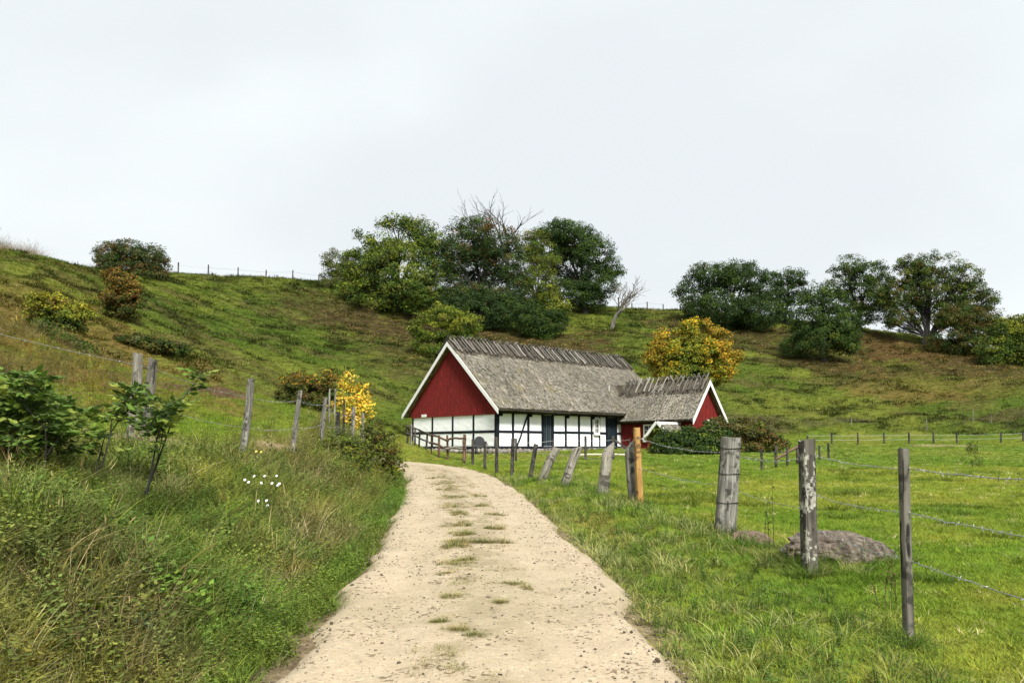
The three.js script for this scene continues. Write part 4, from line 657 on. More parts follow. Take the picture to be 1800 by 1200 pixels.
plantTree({ name: 'undergrowth_bush', label: 'dark bush under the copper tree', category: 'bush', px: 835, d: 88, lobes: [[790, 548, 36, 36], [845, 548, 44, 38], [890, 550, 36, 36]], pal: [[BG, 5], [DG, 4], [MG, 1]], leaf: 0.19, clump: 0.7, trunk: 0.15, stems: 4, seed: 13, open: 0.21 });
plantTree({ name: 'undergrowth_bush', label: 'dark bush with yellowish top at the lower edge of the wood', category: 'bush', px: 955, d: 85, lobes: [[930, 555, 30, 30], [965, 565, 36, 30], [985, 545, 18, 26], [950, 585, 34, 16]], pal: [[DG, 4], [MG, 3], [BG, 2]], tint: (c, p, r) => p.y > 0.75 && p.x > 0.2 && r() < 0.6 ? YG : c, leaf: 0.18, clump: 0.65, trunk: 0.14, stems: 4, seed: 15, open: 0.24 });
plantTree({ name: 'hazel_bush', label: 'large yellow-green bush on the slope behind the farmhouse ridge', category: 'bush', px: 790, d: 68, lobes: [[780, 555, 30, 24], [750, 575, 28, 26], [815, 570, 34, 22], [760, 605, 36, 26], [810, 600, 38, 26], [735, 580, 16, 14]], pal: [[LG, 4], [YG, 3], [MG, 3], [OL, 1]], tint: (c, p, r) => p.y < 0.5 && r() < 0.5 ? MG : c, leaf: 0.16, clump: 0.55, trunk: 0.16, stems: 5, seed: 17, open: 0.23, dens: 1.1, twig: 0.7 });
// oaks along the ridge
plantTree({ name: 'oak_tree', label: 'wide dark oak with a spiky top at the ridge beyond the autumn tree', px: 1290, d: 100, lobes: [[1250, 485, 46, 26], [1300, 490, 50, 32], [1345, 510, 32, 34], [1220, 520, 38, 36], [1270, 540, 60, 36, -3], [1330, 550, 46, 34, -2], [1315, 475, 14, 18], [1235, 560, 32, 20], [1290, 575, 40, 16]], pal: [[BG, 4], [DG, 5], [MG, 1.5], [OL, 0.5]], leaf: 0.20, clump: 0.75, trunk: 0.4, seed: 21, open: 0.22, dens: 1.4, twig: 0.6 });
plantTree({ name: 'oak_tree', label: 'small open oak squeezed between the spiky oak and the round tree', px: 1382, d: 105, lobes: [[1385, 490, 34, 20], [1365, 520, 30, 28], [1400, 515, 24, 26], [1375, 548, 24, 16]], pal: [[DG, 5], [BG, 3], [MG, 2]], leaf: 0.20, clump: 0.7, trunk: 0.34, seed: 23, open: 0.32, dens: 1.1, twig: 1.0 });
plantTree({ name: 'round_tree', label: 'low round dark green tree with short trunk on the open slope', px: 1447, d: 86, lobes: [[1445, 525, 40, 28], [1425, 560, 42, 34], [1480, 560, 36, 34], [1445, 590, 62, 34], [1490, 600, 30, 26], [1400, 605, 26, 20]], pal: [[MG, 4], [DG, 5], [BG, 2], [LG, 0.7]], leaf: 0.19, clump: 0.7, trunk: 0.32, seed: 25, open: 0.23, dens: 1.3, twig: 0.6 });
plantTree({ name: 'oak_tree', label: 'tall airy oak rising behind the low round tree', px: 1512, d: 103, lobes: [[1490, 470, 34, 22], [1530, 480, 34, 24], [1475, 505, 28, 28], [1515, 515, 44, 32], [1550, 520, 26, 30], [1510, 555, 46, 24]], pal: [[DG, 4], [MG, 4], [BG, 2], [OL, 1]], leaf: 0.19, clump: 0.68, trunk: 0.34, seed: 27, open: 0.34, dens: 1.1, twig: 1.0 });
plantTree({ name: 'spreading_oak', label: 'large spreading oak with many fanned limbs showing against the sky', px: 1630, d: 99, lobes: [[1640, 465, 52, 22], [1595, 480, 36, 30], [1690, 485, 38, 28], [1575, 520, 36, 34], [1630, 510, 44, 34], [1700, 520, 40, 30], [1590, 560, 34, 24], [1665, 550, 40, 28], [1735, 530, 24, 18], [1560, 565, 22, 14]], pal: [[DG, 3.5], [MG, 4], [OL, 2], [BR, 0.8], [LG, 0.8]], leaf: 0.18, clump: 0.62, trunk: 0.42, forkAt: 0.2, seed: 29, open: 0.36, dens: 1.15, twig: 2.2 });
plantTree({ name: 'undergrowth_bush', label: 'brownish bush at the foot of the spreading oak', category: 'bush', px: 1690, d: 94, lobes: [[1690, 555, 34, 26], [1730, 560, 30, 26], [1680, 565, 36, 26], [1715, 575, 34, 30], [1665, 600, 36, 24], [1710, 610, 40, 26]], pal: [[OL, 4], [DG, 4], [BR, 2], [MG, 2]], leaf: 0.18, clump: 0.65, trunk: 0.15, stems: 4, seed: 31, open: 0.21 });
plantTree({ name: 'undergrowth_bush', label: 'yellow-green bush beside the brownish bush at the end of the ridge', category: 'bush', px: 1775, d: 88, lobes: [[1765, 580, 26, 26], [1795, 578, 28, 26], [1835, 590, 30, 36], [1770, 590, 26, 28], [1795, 605, 26, 30], [1750, 615, 30, 30], [1780, 635, 34, 26], [1815, 625, 30, 36], [1745, 640, 22, 16]], pal: [[LG, 3], [MG, 4], [DG, 4], [YG, 1]], tint: (c, p, r) => p.y > 0.62 && p.x > -1 && r() < 0.5 ? YG : c, leaf: 0.18, clump: 0.6, trunk: 0.15, stems: 4, seed: 33, open: 0.21 });
// the slope beyond the bank
plantTree({ name: 'hawthorn_bush', label: 'big dark rounded bush alone on the skyline', category: 'bush', px: 240, d: 77, lobes: [[190, 450, 26, 24], [225, 445, 38, 24], [262, 458, 32, 30], [215, 470, 42, 28], [255, 485, 36, 26], [282, 470, 18, 24]], pal: [[OL, 3], [DG, 4], [BR, 2.5], [BG, 2], [GY, 1.5]], leaf: 0.15, clump: 0.5, trunk: 0.16, stems: 6, seed: 35, open: 0.18, dens: 1.5, per: 60 });
plantTree({ name: 'autumn_bush', label: 'orange-brown bush below the big dark skyline bush', category: 'bush', px: 214, d: 47, lobes: [[205, 490, 24, 16], [225, 500, 26, 18], [205, 525, 28, 24], [230, 530, 22, 22], [215, 550, 28, 16]], pal: [[OL, 2], [MG, 2], [DG, 2], [BR, 2]], tint: (c, p, r) => p.y > 0.5 && r() < 0.5 ? mix3([0.20, 0.115, 0.025], OL, r() * 0.8) : (p.y > 0.3 && r() < 0.3 ? BR : c), leaf: 0.13, clump: 0.34, trunk: 0.1, stems: 6, seed: 37, open: 0.2 });
plantTree({ name: 'autumn_bush', label: 'yellowish bush on the slope beside the orange-brown bush', category: 'bush', px: 105, d: 37, lobes: [[85, 535, 34, 20], [125, 550, 34, 20], [70, 560, 26, 18], [105, 575, 42, 20]], pal: [[OL, 3], [LG, 3], [YG, 3], [MG, 1.5], [BR, 1]], tint: (c, p, r) => p.y > 0.6 && r() < 0.4 ? mix3(YG, YE, 0.25) : p.y < 0.4 && r() < 0.5 ? DG : c, leaf: 0.11, clump: 0.3, trunk: 0.08, stems: 6, seed: 39, open: 0.12, dens: 1.3 });
plantTree({ name: 'low_shrub', label: 'low dark scrub below the orange-brown bush', category: 'bush', px: 270, d: 33, lobes: [[250, 605, 30, 16], [290, 615, 36, 18], [225, 612, 22, 12]], pal: [[DG, 4], [OL, 4], [BR, 2], [MG, 2], [GY, 1]], leaf: 0.10, clump: 0.26, trunk: 0.06, stems: 6, seed: 41, open: 0.21 });
plantTree({ name: 'low_shrub', label: 'low green scrub below the yellowish bush', category: 'bush', px: 130, d: 29, lobes: [[105, 612, 34, 14], [145, 622, 30, 14], [70, 605, 20, 12]], pal: [[MG, 4], [OL, 4], [DG, 2], [GY, 2]], leaf: 0.09, clump: 0.25, trunk: 0.06, stems: 6, seed: 43, open: 0.24 });
plantTree({ name: 'thorn_bush', label: 'dark olive bush with orange tips behind the bank fence', category: 'bush', px: 535, d: 25.5, lobes: [[520, 675, 34, 20], [565, 672, 30, 18], [500, 700, 22, 22], [540, 705, 40, 26], [580, 700, 24, 22]], pal: [[DG, 3], [OL, 4], [BR, 1.5], [MG, 1.5]], tint: (c, p, r) => p.y > 0.75 && r() < 0.3 ? mix3(RB, YE, r() * 0.7) : c, leaf: 0.07, clump: 0.2, trunk: 0.06, stems: 7, seed: 45, open: 0.2, dens: 0.9 });
plantTree({ name: 'golden_sapling', label: 'slender sapling with bright golden-yellow leaves by the bank fence', px: 612, d: 24.5, lobes: [[612, 670, 14, 20], [595, 700, 18, 22], [630, 695, 18, 22], [615, 715, 22, 20], [642, 722, 14, 18], [620, 740, 22, 16]], pal: [[[0.46, 0.36, 0.05], 7], [[0.55, 0.42, 0.10], 3], [YG, 3], [OR, 0.6]], leaf: 0.09, clump: 0.2, trunk: 0.045, stems: 3, seed: 47, open: 0.22, dens: 1.1, per: 20, bark: [0.16, 0.13, 0.09] });
// round the house
plantTree({ name: 'autumn_tree', label: 'bushy tree turning yellow and orange behind the outbuilding', px: 1212, d: 61, lobes: [[1225, 580, 30, 22], [1180, 600, 34, 26], [1255, 600, 32, 26], [1160, 625, 30, 26], [1215, 625, 50, 34], [1270, 640, 28, 28], [1190, 655, 46, 26], [1250, 660, 36, 20], [1212, 568, 14, 12], [1290, 625, 12, 14]], pal: [[YG, 4], [LG, 3], [OL, 1.5], [YE, 0.7]], tint: (c, p, r) => { const e = Math.hypot(p.x, p.z * 0.6) / 3.2 + p.y * 0.9; if (e > 1.25 && r() < 0.42) return mix3([0.22, 0.12, 0.035], YE, r() * 0.7); if (e > 0.95 && r() < 0.12) return YE; if (e < 0.72 && r() < 0.7) return mix3(DG, MG, r()); return c; }, leaf: 0.15, clump: 0.42, trunk: 0.2, stems: 5, seed: 51, open: 0.22, per: 60 });
plantTree({ name: 'garden_bush', label: 'dense dark green bush hiding the outbuilding wall', category: 'bush', px: 1215, d: 39.5, lobes: [[1165, 775, 24, 22], [1205, 775, 34, 26], [1245, 770, 34, 26], [1180, 800, 36, 18], [1230, 800, 44, 20], [1270, 780, 22, 26]], pal: [[DG, 4], [MG, 4], [BG, 3], [GY, 1], [LG, 0.8]], leaf: 0.13, clump: 0.32, trunk: 0.08, stems: 6, seed: 53, open: 0.2, per: 60 });
plantTree({ name: 'garden_bush', label: 'taller brownish bush under the red gable of the outbuilding', category: 'bush', px: 1320, d: 42, lobes: [[1260, 750, 22, 14], [1300, 760, 30, 22], [1335, 770, 30, 26], [1360, 785, 22, 22], [1310, 795, 36, 16]], pal: [[OL, 4], [DG, 3], [GY, 2.5], [BR, 2], [LG, 1.5]], leaf: 0.13, clump: 0.34, trunk: 0.08, stems: 6, seed: 55, open: 0.22, per: 56 });
// shrubs on the bank where the track bends
plantTree({ name: 'bank_shrub', label: 'leafy shrub on the bank where the track bends out of sight', category: 'bush', px: 672, d: 18.5, lobes: [[655, 758, 20, 24], [678, 788, 26, 30], [650, 805, 36, 30], [692, 820, 16, 26], [665, 835, 34, 24]], pal: [[OL, 3], [MG, 3], [LG, 4], [YG, 1.5], [GY, 2], [BR, 1]], leaf: 0.06, clump: 0.16, trunk: 0.04, stems: 7, seed: 57, open: 0.18, per: 30 });
plantTree({ name: 'bank_shrub', label: 'leafy shrub on the bank below the short dark post', category: 'bush', px: 615, d: 17, lobes: [[600, 788, 30, 24], [630, 798, 28, 28], [580, 805, 26, 22], [610, 820, 36, 22]], pal: [[OL, 3], [MG, 3], [LG, 4], [YG, 1.5], [GY, 2]], leaf: 0.06, clump: 0.16, trunk: 0.04, stems: 7, seed: 59, open: 0.21, per: 30 });
// bare trees
function bareTree(name, label, px, d, spread, height, r0, seed, bark, depthMax, up = 0.55) {
  const r = rngOf(seed), x0 = at(px, 600, d).x, base = V(x0, H(x0, d), -d), t = thing(name, base, label, 'tree'), g = new Geo(), bg = new Geo();
  const grow = (p, dir, len, rad, lev, geo) => {
    const n = 4, P = [p.clone()], R = [rad]; let q = p.clone(), dd = dir.clone();
    for (let k = 1; k <= n; k++) { dd.add(randDir(r).multiplyScalar(0.22)).add(V(0, 0.05 * up, 0)).normalize(); q = q.clone().addScaledVector(dd, len / n); P.push(q); R.push(rad * (1 - 0.42 * k / n)); }
    geo.tube(P, R, lev < 2 ? 7 : 4, bark);
    if (lev >= depthMax) return;
    const m = lev === 0 ? 4 : 3;
    for (let k = 0; k < m; k++) { const f = lev === 0 ? 0.62 + 0.38 * k / (m - 1) : 0.35 + 0.65 * (k + r() * 0.5) / m, i = Math.min(n - 1, Math.floor(f * n)), s = P[i].clone().lerp(P[i + 1], clamp(f * n - i)); const side = randDir(r); side.y *= 0.4; const nd = dd.clone().multiplyScalar(0.75).add(side.normalize().multiplyScalar(spread)).add(V(0, 0.12 * up, 0)).normalize(); grow(s, nd, len * (0.58 + 0.22 * r()), Math.max(0.022, rad * (0.42 + 0.12 * r())), lev + 1, lev === 0 ? bg : bg); }
  };
  grow(V(0, -0.3, 0), V(0.02, 1, 0), height, r0, 0, g);
  part('trunk', g.build(), Mt.bark, t); const b = part('branches', bg.build(), Mt.bark, t); b.userData.kind = 'stuff'; return t;
}
bareTree('dead_tree', 'small pale dead tree with bare twisted branches below the wood', 1074, 90, 0.62, 3.1, 0.27, 6, [0.34, 0.31, 0.26], 4, 0.9);
bareTree('leafless_tree', 'leafless grey tree sticking up out of the wood', 832, 106, 0.72, 6.9, 0.38, 12, [0.10, 0.09, 0.08], 4, 0.8);
bareTree('leafless_tree', 'second leafless grey tree with upright branches above the wood', 893, 108, 0.55, 7.2, 0.38, 19, [0.10, 0.09, 0.08], 4, 1.0);

// a young elder at the edge of the bank: forked stems carrying leaves of five to seven leaflets
{
  const px = 122, d = 7.0, x0 = at(px, 900, d).x, base = V(x0, H(x0, d), -d), t = thing('elder_shrub', base, 'young dark green elder shrub with feathered leaves beside the split fence post', 'bush'), r = rngOf(99), sg = new Geo(), lg = new Geo();
  const leafAt = (p, dir, L) => { const side = dir.clone().cross(V(0, 1, 0)).normalize(), n = 3, end = p.clone().addScaledVector(dir, L); end.y -= 0.25 * L; sg.tube([p, p.clone().lerp(end, 0.5).add(V(0, 0.03, 0)), end], [0.0025, 0.002, 0.0012], 3, [0.08, 0.1, 0.03], false);
    const c0 = pickCol([[[0.055, 0.105, 0.025], 5], [[0.08, 0.145, 0.03], 4], [[0.14, 0.19, 0.045], 3], [[0.03, 0.062, 0.018], 2]], r);
    for (let k = 0; k <= n; k++) for (const s of k === n ? [0] : [-1, 1]) { const q = p.clone().lerp(end, 0.3 + 0.7 * k / n), a = dir.clone().multiplyScalar(s ? 0.55 : 1).addScaledVector(side, s * 0.9).add(V(0, -0.75 + 0.9 * r(), 0)).normalize(), b = V(-a.z + (r() - 0.5), (r() - 0.5) * 2.4, a.x + (r() - 0.5)).normalize(), l = L * (0.55 + 0.25 * r()), w = 0.8 + 0.4 * r(); q.addScaledVector(a, l * 0.5); lg.leaf(q.x, q.y, q.z, a, b, l, l * 0.46, l * 0.1, [c0[0] * w, c0[1] * w, c0[2] * w]); } };
  const stem = (p, dir, len, rad, lev) => { const P = [p], R = [rad]; let q = p, dd = dir.clone(); const n = 6; for (let k = 1; k <= n; k++) { dd.add(randDir(r).multiplyScalar(0.13)).add(V(0, 0.05, 0)).normalize(); q = q.clone().addScaledVector(dd, len / n); P.push(q); R.push(rad * (1 - 0.6 * k / n)); if ((lev > 0 ? k > 1 : k > 3)) if (r() < 0.85) { const az = r() * 6.283; leafAt(q, V(Math.cos(az), 0.9 - 0.9 * r(), Math.sin(az)).normalize(), 0.10 + 0.07 * r()); } if (lev < 2 && k > 1 && r() < 0.36) { const az = r() * 6.283; stem(q, dd.clone().multiplyScalar(0.8).add(V(Math.cos(az), 0.2, Math.sin(az)).multiplyScalar(0.7)).normalize(), len * 0.5, rad * 0.6, lev + 1); } } sg.tube(P, R, 5, [0.045, 0.042, 0.035]); for (let m = 0; m < 3; m++) { const az = m * 2.1 + r(); leafAt(q, V(Math.cos(az), 1.2 - r(), Math.sin(az)).normalize(), 0.10 + 0.07 * r()); } };
  for (let k = 0; k < 14; k++) { const az = r() * 6.283, rr = 0.7 * r(); stem(V(Math.cos(az) * rr * 1.1, -0.1, Math.sin(az) * rr * 0.6), V(Math.cos(az) * 0.35, 1, Math.sin(az) * 0.3).normalize(), 0.5 + 0.32 * r(), 0.011, 0); }
  part('stems', sg.build(), Mt.bark, t); const c = part('crown', lg.build(), Mt.leaf, t); c.userData.kind = 'stuff'; 
}
// flowers on the bank
function flowerPlant(name, label, group, px, py, d, petal, centre, n, size, hgt, seed) {
  const p = at(px, py, d), x0 = p.x, base = V(x0, H(x0, d), -d), t = thing(name, base, label, 'flower', group), r = rngOf(seed), sg = new Geo(), mp = std({ color: rgb(...petal), roughness: 0.8, side: THREE.DoubleSide }), mc = std({ color: rgb(...centre), roughness: 0.9 });
  for (let k = 0; k < n; k++) {
    const h = hgt * (0.8 + 0.35 * r()), tip = V((r() - 0.5) * 0.3, h, (r() - 0.5) * 0.2); sg.tube([V((r() - 0.5) * 0.05, -0.05, 0), V(tip.x * 0.4, h * 0.6, tip.z * 0.4), tip], [0.004, 0.003, 0.002], 4, [0.07, 0.1, 0.03]);
    const pg = new Geo(), face = V((r() - 0.5) * 0.8, 0.55, 0.8).normalize(); for (let m = 0; m < 6; m++) { const a = m / 6 * 6.283, u = V(0, 1, 0).cross(face).normalize(), w = face.clone().cross(u), dir = u.clone().multiplyScalar(Math.cos(a)).addScaledVector(w, Math.sin(a)), c = dir.clone().multiplyScalar(size * 0.5); pg.leaf(c.x, c.y, c.z, dir.clone().addScaledVector(face, 0.25).normalize(), dir.clone().cross(face).normalize(), size, size * 0.75, size * 0.05, null); }
    const f = part('bloom', pg.build(), mp, t); f.position.copy(tip); const cm = part('flower_centre', new THREE.IcosahedronGeometry(size * 0.22, 1), mc, f); cm.position.copy(face.multiplyScalar(size * 0.12));
  }
  part('stalks', sg.build(), Mt.bark, t); return t;
}
const W1 = [0.8, 0.8, 0.78], C1 = [0.5, 0.5, 0.35];
for (const [px, py, d, n, h, lab] of [[446, 900, 9.3, 3, 0.30, 'white flowers on the bank below the crooked post, lowest of the patch'], [468, 892, 9.4, 4, 0.36, 'densest cluster of white flowers on the grassy bank'], [482, 872, 10, 2, 0.38, 'white flowers standing highest of the patch on the bank'], [475, 930, 8.9, 3, 0.26, 'white flowers nearest the sandy track on the bank']]) flowerPlant('white_flower', lab, 'white flowers on the bank', px, py, d, W1, C1, n, 0.019, h, px);
flowerPlant('yellow_flower', 'pale yellow flowers at the foot of the crooked grey post', null, 446, 832, 11.6, [0.62, 0.55, 0.10], [0.5, 0.4, 0.05], 3, 0.022, 0.3, 77);
// broad-leaved plants low on the bank
function dock(label, px, py, d, c, n, L, seed) { const x0 = at(px, py, d).x, t = thing('broadleaf_plant', V(x0, H(x0, d) + 0.12, -d), label, 'plant', null), r = rngOf(seed), m = new THREE.MeshPhysicalMaterial({ color: rgb(...c), roughness: 0.7, transmission: 0.3, thickness: 0, specularIntensity: 0.3, side: THREE.DoubleSide }); for (let k = 0; k < n; k++) { const g = new Geo(), az = k * 2.4 + r(), l = L * (0.7 + 0.5 * r()), up = 0.5 + 0.7 * r(), W = l * (0.32 + 0.1 * r()); let pr = null; for (let s = 0; s <= 6; s++) { const q = s / 6, o = l * q, y = l * (up * q - 0.55 * q * q), w = W * Math.sin(Math.pow(q, 0.8) * 3.05) * 0.5 + 0.004, x = Math.cos(az) * o, z = Math.sin(az) * o, a = g.v(x - Math.sin(az) * w, y + w * 0.35, z + Math.cos(az) * w), b = g.v(x, y, z), e = g.v(x + Math.sin(az) * w, y + w * 0.35, z - Math.cos(az) * w); if (pr) { g.q(pr[0], pr[1], b, a); g.q(pr[1], pr[2], e, b); } pr = [a, b, e]; } part('leaf', g.build(), m, t); } }
dock('yellow-green broad leaves low on the bank beside the dark herb', 165, 1165, 4.6, [0.22, 0.26, 0.025], 5, 0.17, 3);
dock('dark green broad leaves low on the bank', 238, 1140, 4.7, [0.03, 0.075, 0.028], 8, 0.17, 5);
dock('pale green broad leaves in the long grass of the bank', 400, 1025, 5.6, [0.19, 0.25, 0.035], 5, 0.13, 7);
// tall weeds by the boulders and in the field
function stalkPlant(label, px, d, h, n, seed, c, leafL) { const x0 = at(px, 900, d).x, t = thing('tall_weed', V(x0, H(x0, d), -d), label, 'plant', null), r = rngOf(seed), sg = new Geo(), lg = new Geo(); for (let k = 0; k < n; k++) { const H2 = h * (0.6 + 0.45 * r()), ln = (r() - 0.5) * 0.35, P = []; for (let s = 0; s <= 5; s++) { const q = s / 5; P.push(V((k - n / 2) * 0.05 + ln * H2 * q * q, H2 * q - 0.05, (r() - 0.5) * 0.02)); } sg.tube(P, [0.006, 0.005, 0.0045, 0.004, 0.003, 0.0015], 4, c); for (let m = 0; m < 14; m++) { const i = 1 + Math.floor(r() * 4), p = P[i].clone().lerp(P[i + 1], r()), a = randDir(r); a.y = Math.abs(a.y) * 0.7; a.normalize(); const b = V(-a.z, 0.2, a.x).normalize(), l = leafL * (0.5 + 0.7 * r()); lg.leaf(p.x + a.x * l * 0.5, p.y + a.y * l * 0.5, p.z + a.z * l * 0.5, a, b, l, l * 0.3, l * 0.05, [c[0] * (0.7 + 0.6 * r()), c[1] * (0.7 + 0.6 * r()), c[2]]); } } part('stems', sg.build(), Mt.bark, t); const m = part('leaves', lg.build(), Mt.leaf, t); m.userData.kind = 'stuff'; }
stalkPlant('tall thin weed between the thick post and the flaky post', 1355, 8.9, 0.78, 3, 5, [0.07, 0.085, 0.03], 0.06);
stalkPlant('short bent weed stalk beside the large boulder', 1390, 8.2, 0.34, 1, 6, [0.07, 0.07, 0.03], 0.05);
stalkPlant('dry weed stalks between the boulder and the thin square post', 1560, 6.5, 0.42, 4, 7, [0.08, 0.07, 0.03], 0.05);
stalkPlant('bushy thistle standing alone in the green field', 1716, 38, 0.75, 12, 8, [0.04, 0.055, 0.015], 0.16);
stalkPlant('smaller thistle in the green field', 1722, 26, 0.45, 8, 9, [0.045, 0.06, 0.015], 0.1);
// ---------- grass, weeds, pebbles ----------
function tuftGeo({ n = 20, h = [0.05, 0.1], w = 0.006, spread = 0.06, bend = [0.2, 0.8], seg = 3, seed = 1, cols, heads = 0, lean = 0.25 }) {
  const g = new Geo(), r = rngOf(seed);
  for (let k = 0; k < n; k++) {
    const a = r() * 6.283, rr = spread * Math.sqrt(r()), x0 = Math.cos(a) * rr, z0 = Math.sin(a) * rr, az = a + (r() - 0.5) * 2.2, L = mix(h[0], h[1], r()), B = mix(bend[0], bend[1], r()), ww = w * (0.7 + 0.6 * r()), dx = Math.cos(az), dz = Math.sin(az), tw = r() * 3.14, ln = lean * r();
    const sx = Math.cos(az + 1.57 + (tw - 1.57) * 0.5), sz = Math.sin(az + 1.57 + (tw - 1.57) * 0.5); let c = pickCol(cols, r); const q = 0.8 + 0.4 * r(); c = [c[0] * q, c[1] * q, c[2] * q];
    let pr = null;
    for (let s = 0; s <= seg; s++) {
      const t = s / seg, out = L * (ln * t + B * t * t * 0.75), y = L * (t - 0.42 * B * t * t) - 0.015, W = ww * Math.pow(1 - t * 0.96, 0.6) / 2, x = x0 + dx * out, z = z0 + dz * out;
      if (s === seg) { const e = g.v(x, y, z, c); g.t(pr[0], pr[1], e); if (heads && r() < heads) { const hc = [1.15, 1.05, 0.95], L2 = 0.05 + 0.06 * r(); for (let m = 0; m < 3; m++) { const b2 = randDir(r); g.leaf(x + dx * L2 * m * 0.25, y + L2 * (0.35 - m * 0.3), z + dz * L2 * m * 0.25, V(dx * 0.5, 0.75, dz * 0.5).normalize(), V(b2.x, 0, b2.z).normalize(), L2, 0.006, 0.001, hc); } } }
      else { const l = g.v(x - sx * W, y, z - sz * W, c), q2 = g.v(x + sx * W, y, z + sz * W, c); if (pr) g.q(pr[0], pr[1], q2, l); pr = [l, q2]; }
    }
  }
  return g.build();
}
function weedGeo({ n = 5, h = [0.2, 0.4], leafL = 0.06, leafW = 0.5, per = 9, seed = 1, spread = 0.08, up = 0.5, cols, taper = 0.4 }) { // leafy stems
  const g = new Geo(), r = rngOf(seed);
  for (let k = 0; k < n; k++) {
    const a = r() * 6.283, rr = spread * Math.sqrt(r()), L = mix(h[0], h[1], r()), ln = (r() - 0.5) * 0.5, lz = (r() - 0.5) * 0.5, x0 = Math.cos(a) * rr, z0 = Math.sin(a) * rr, sc = [0.9, 0.85, 0.8], P = []; for (let s = 0; s <= 3; s++) { const t = s / 3; P.push(V(x0 + ln * L * t * t, L * t - 0.02, z0 + lz * L * t * t)); }
    g.tube(P, [0.004, 0.0035, 0.003, 0.0015], 3, sc, false);
    for (let m = 0; m < per; m++) {
      const t = (m + 0.6) / per, p = V(x0 + ln * L * t * t, L * t, z0 + lz * L * t * t), az = m * 2.4 + r(), d = V(Math.cos(az), up * (0.4 + 0.8 * r()) - 0.25, Math.sin(az)).normalize(), b = V(-Math.sin(az), (r() - 0.5) * 0.6, Math.cos(az)).normalize(), s = leafL * (0.6 + 0.7 * r()) * (1 - taper * t); let c = pickCol(cols, r); const q = 0.8 + 0.4 * r();
      g.leaf(p.x + d.x * s * 0.55, p.y + d.y * s * 0.55, p.z + d.z * s * 0.55, d, b, s, s * leafW, s * 0.08, [c[0] * q, c[1] * q, c[2] * q]);
    }
  }
  return g.build();
}
const tG = [[[1, 1, 1], 6], [[0.75, 0.85, 0.8], 3], [[1.3, 1.15, 1.1], 2]], tD = [[[1, 1, 1], 4], [[1.5, 1.25, 1.3], 2], [[0.7, 0.75, 0.7], 3]];
const kinds = {
  short: [1, 2, 3].map(s => tuftGeo({ n: 30, h: [0.035, 0.085], w: 0.0065, spread: 0.1, seed: s, cols: tG, bend: [0.3, 1.1], seg: 2, lean: 0.7 })),
  mid: [4, 5, 6].map(s => tuftGeo({ n: 32, h: [0.1, 0.24], w: 0.008, spread: 0.1, seed: s, cols: tG, bend: [0.4, 1.2], seg: 3, lean: 0.6 })),
  long: [7, 8, 9, 10].map(s => tuftGeo({ n: 34, h: [0.22, 0.5], w: 0.0085, spread: 0.11, seed: s, cols: tG, bend: [0.5, 1.35], seg: 4, lean: 0.5 })),
  straw: [11, 12, 13].map(s => tuftGeo({ n: 22, h: [0.28, 0.62], w: 0.005, spread: 0.11, seed: s, cols: tD, bend: [0.2, 1.3], seg: 4, heads: 0.04, lean: 0.7 })),
  weed: [14, 15, 16].map(s => weedGeo({ n: 6, h: [0.12, 0.3], leafL: 0.055, per: 10, seed: s, cols: tG, spread: 0.1, leafW: 0.55 })),
  herb: [17, 18, 19].map(s => weedGeo({ n: 4, h: [0.3, 0.6], leafL: 0.07, per: 14, seed: s, cols: tG, spread: 0.09, leafW: 0.34 })),
  fern: [20, 21].map(s => tuftGeo({ n: 40, h: [0.1, 0.3], w: 0.005, spread: 0.12, seed: s, cols: tG, bend: [0.3, 1.4], seg: 2, lean: 0.9 })),
  far: [24, 25, 26].map(s => tuftGeo({ n: 16, h: [0.09, 0.24], w: 0.04, spread: 0.22, seed: s, cols: tG, bend: [0.4, 1.2], seg: 2, lean: 0.8 })),
  leafy: [31, 32].map(s => { const g = new Geo(), r = rngOf(s); for (let k = 0; k < 5; k++) { const a = r() * 6.283, q = V(Math.cos(a), 0.2 * (r() - 0.5), Math.sin(a)), b = V(-q.z, 0.4 * (r() - 0.5), q.x).normalize(), w = 0.7 + 0.6 * r(); g.leaf((r() - 0.5) * 0.6, 0.05 + 0.08 * r(), (r() - 0.5) * 0.6, q.normalize(), b, 0.12, 0.09, 0.02, [w, w, w]); } return g.build(); }),
  clod: [27, 28].map(s => { const g = stoneGeo(0.5, s, 1, 0.7, 1, [1, 1, 1], 1); return g; }),
};
const stuffs = {};
function sow(set, kind, x, d, s, c, tilt = 0.15, y = 0, sy = 1) { const v = kinds[kind], k = set + '|' + kind + '|' + Math.floor(hash(Math.round(x * 977), Math.round(d * 971), 5) * v.length); (stuffs[k] ||= []).push([x, d, s, c, tilt, y, sy]); }
const gr = rngOf(4242);
const inHouse = (x, d) => { const dx = x - HX, dz = d - HD, lx = Math.cos(HR) * dx + Math.sin(HR) * dz, lz = Math.sin(HR) * dx - Math.cos(HR) * dz; return (lx > -0.05 && lx < 14.6 && lz < 0.05 && lz > -8.15) || (lx > 9.9 && lx < 12.6 && lz < 5.35 && lz > -1); };
const jit = (c, a, b = 0) => { const k = 1 + (gr() - 0.5) * 2 * a, w = (gr() - 0.5) * b; return [c[0] * k * (1 + w), c[1] * k, c[2] * k * (1 - w * 0.5)]; };
const STRAW = [0.40, 0.34, 0.21], STRAW2 = [0.20, 0.165, 0.085], LUSH = [0.078, 0.17, 0.018], RUSTY = [0.115, 0.08, 0.045];
function spread(d0, d1, step, fn) { for (let d = d0; d < d1;) { const s = step(d), w = d * 0.70 + 1.2; for (let x = -w; x < w; x += s) fn(x + (gr() - 0.5) * s, d + (gr() - 0.5) * s, s); d += s; } }
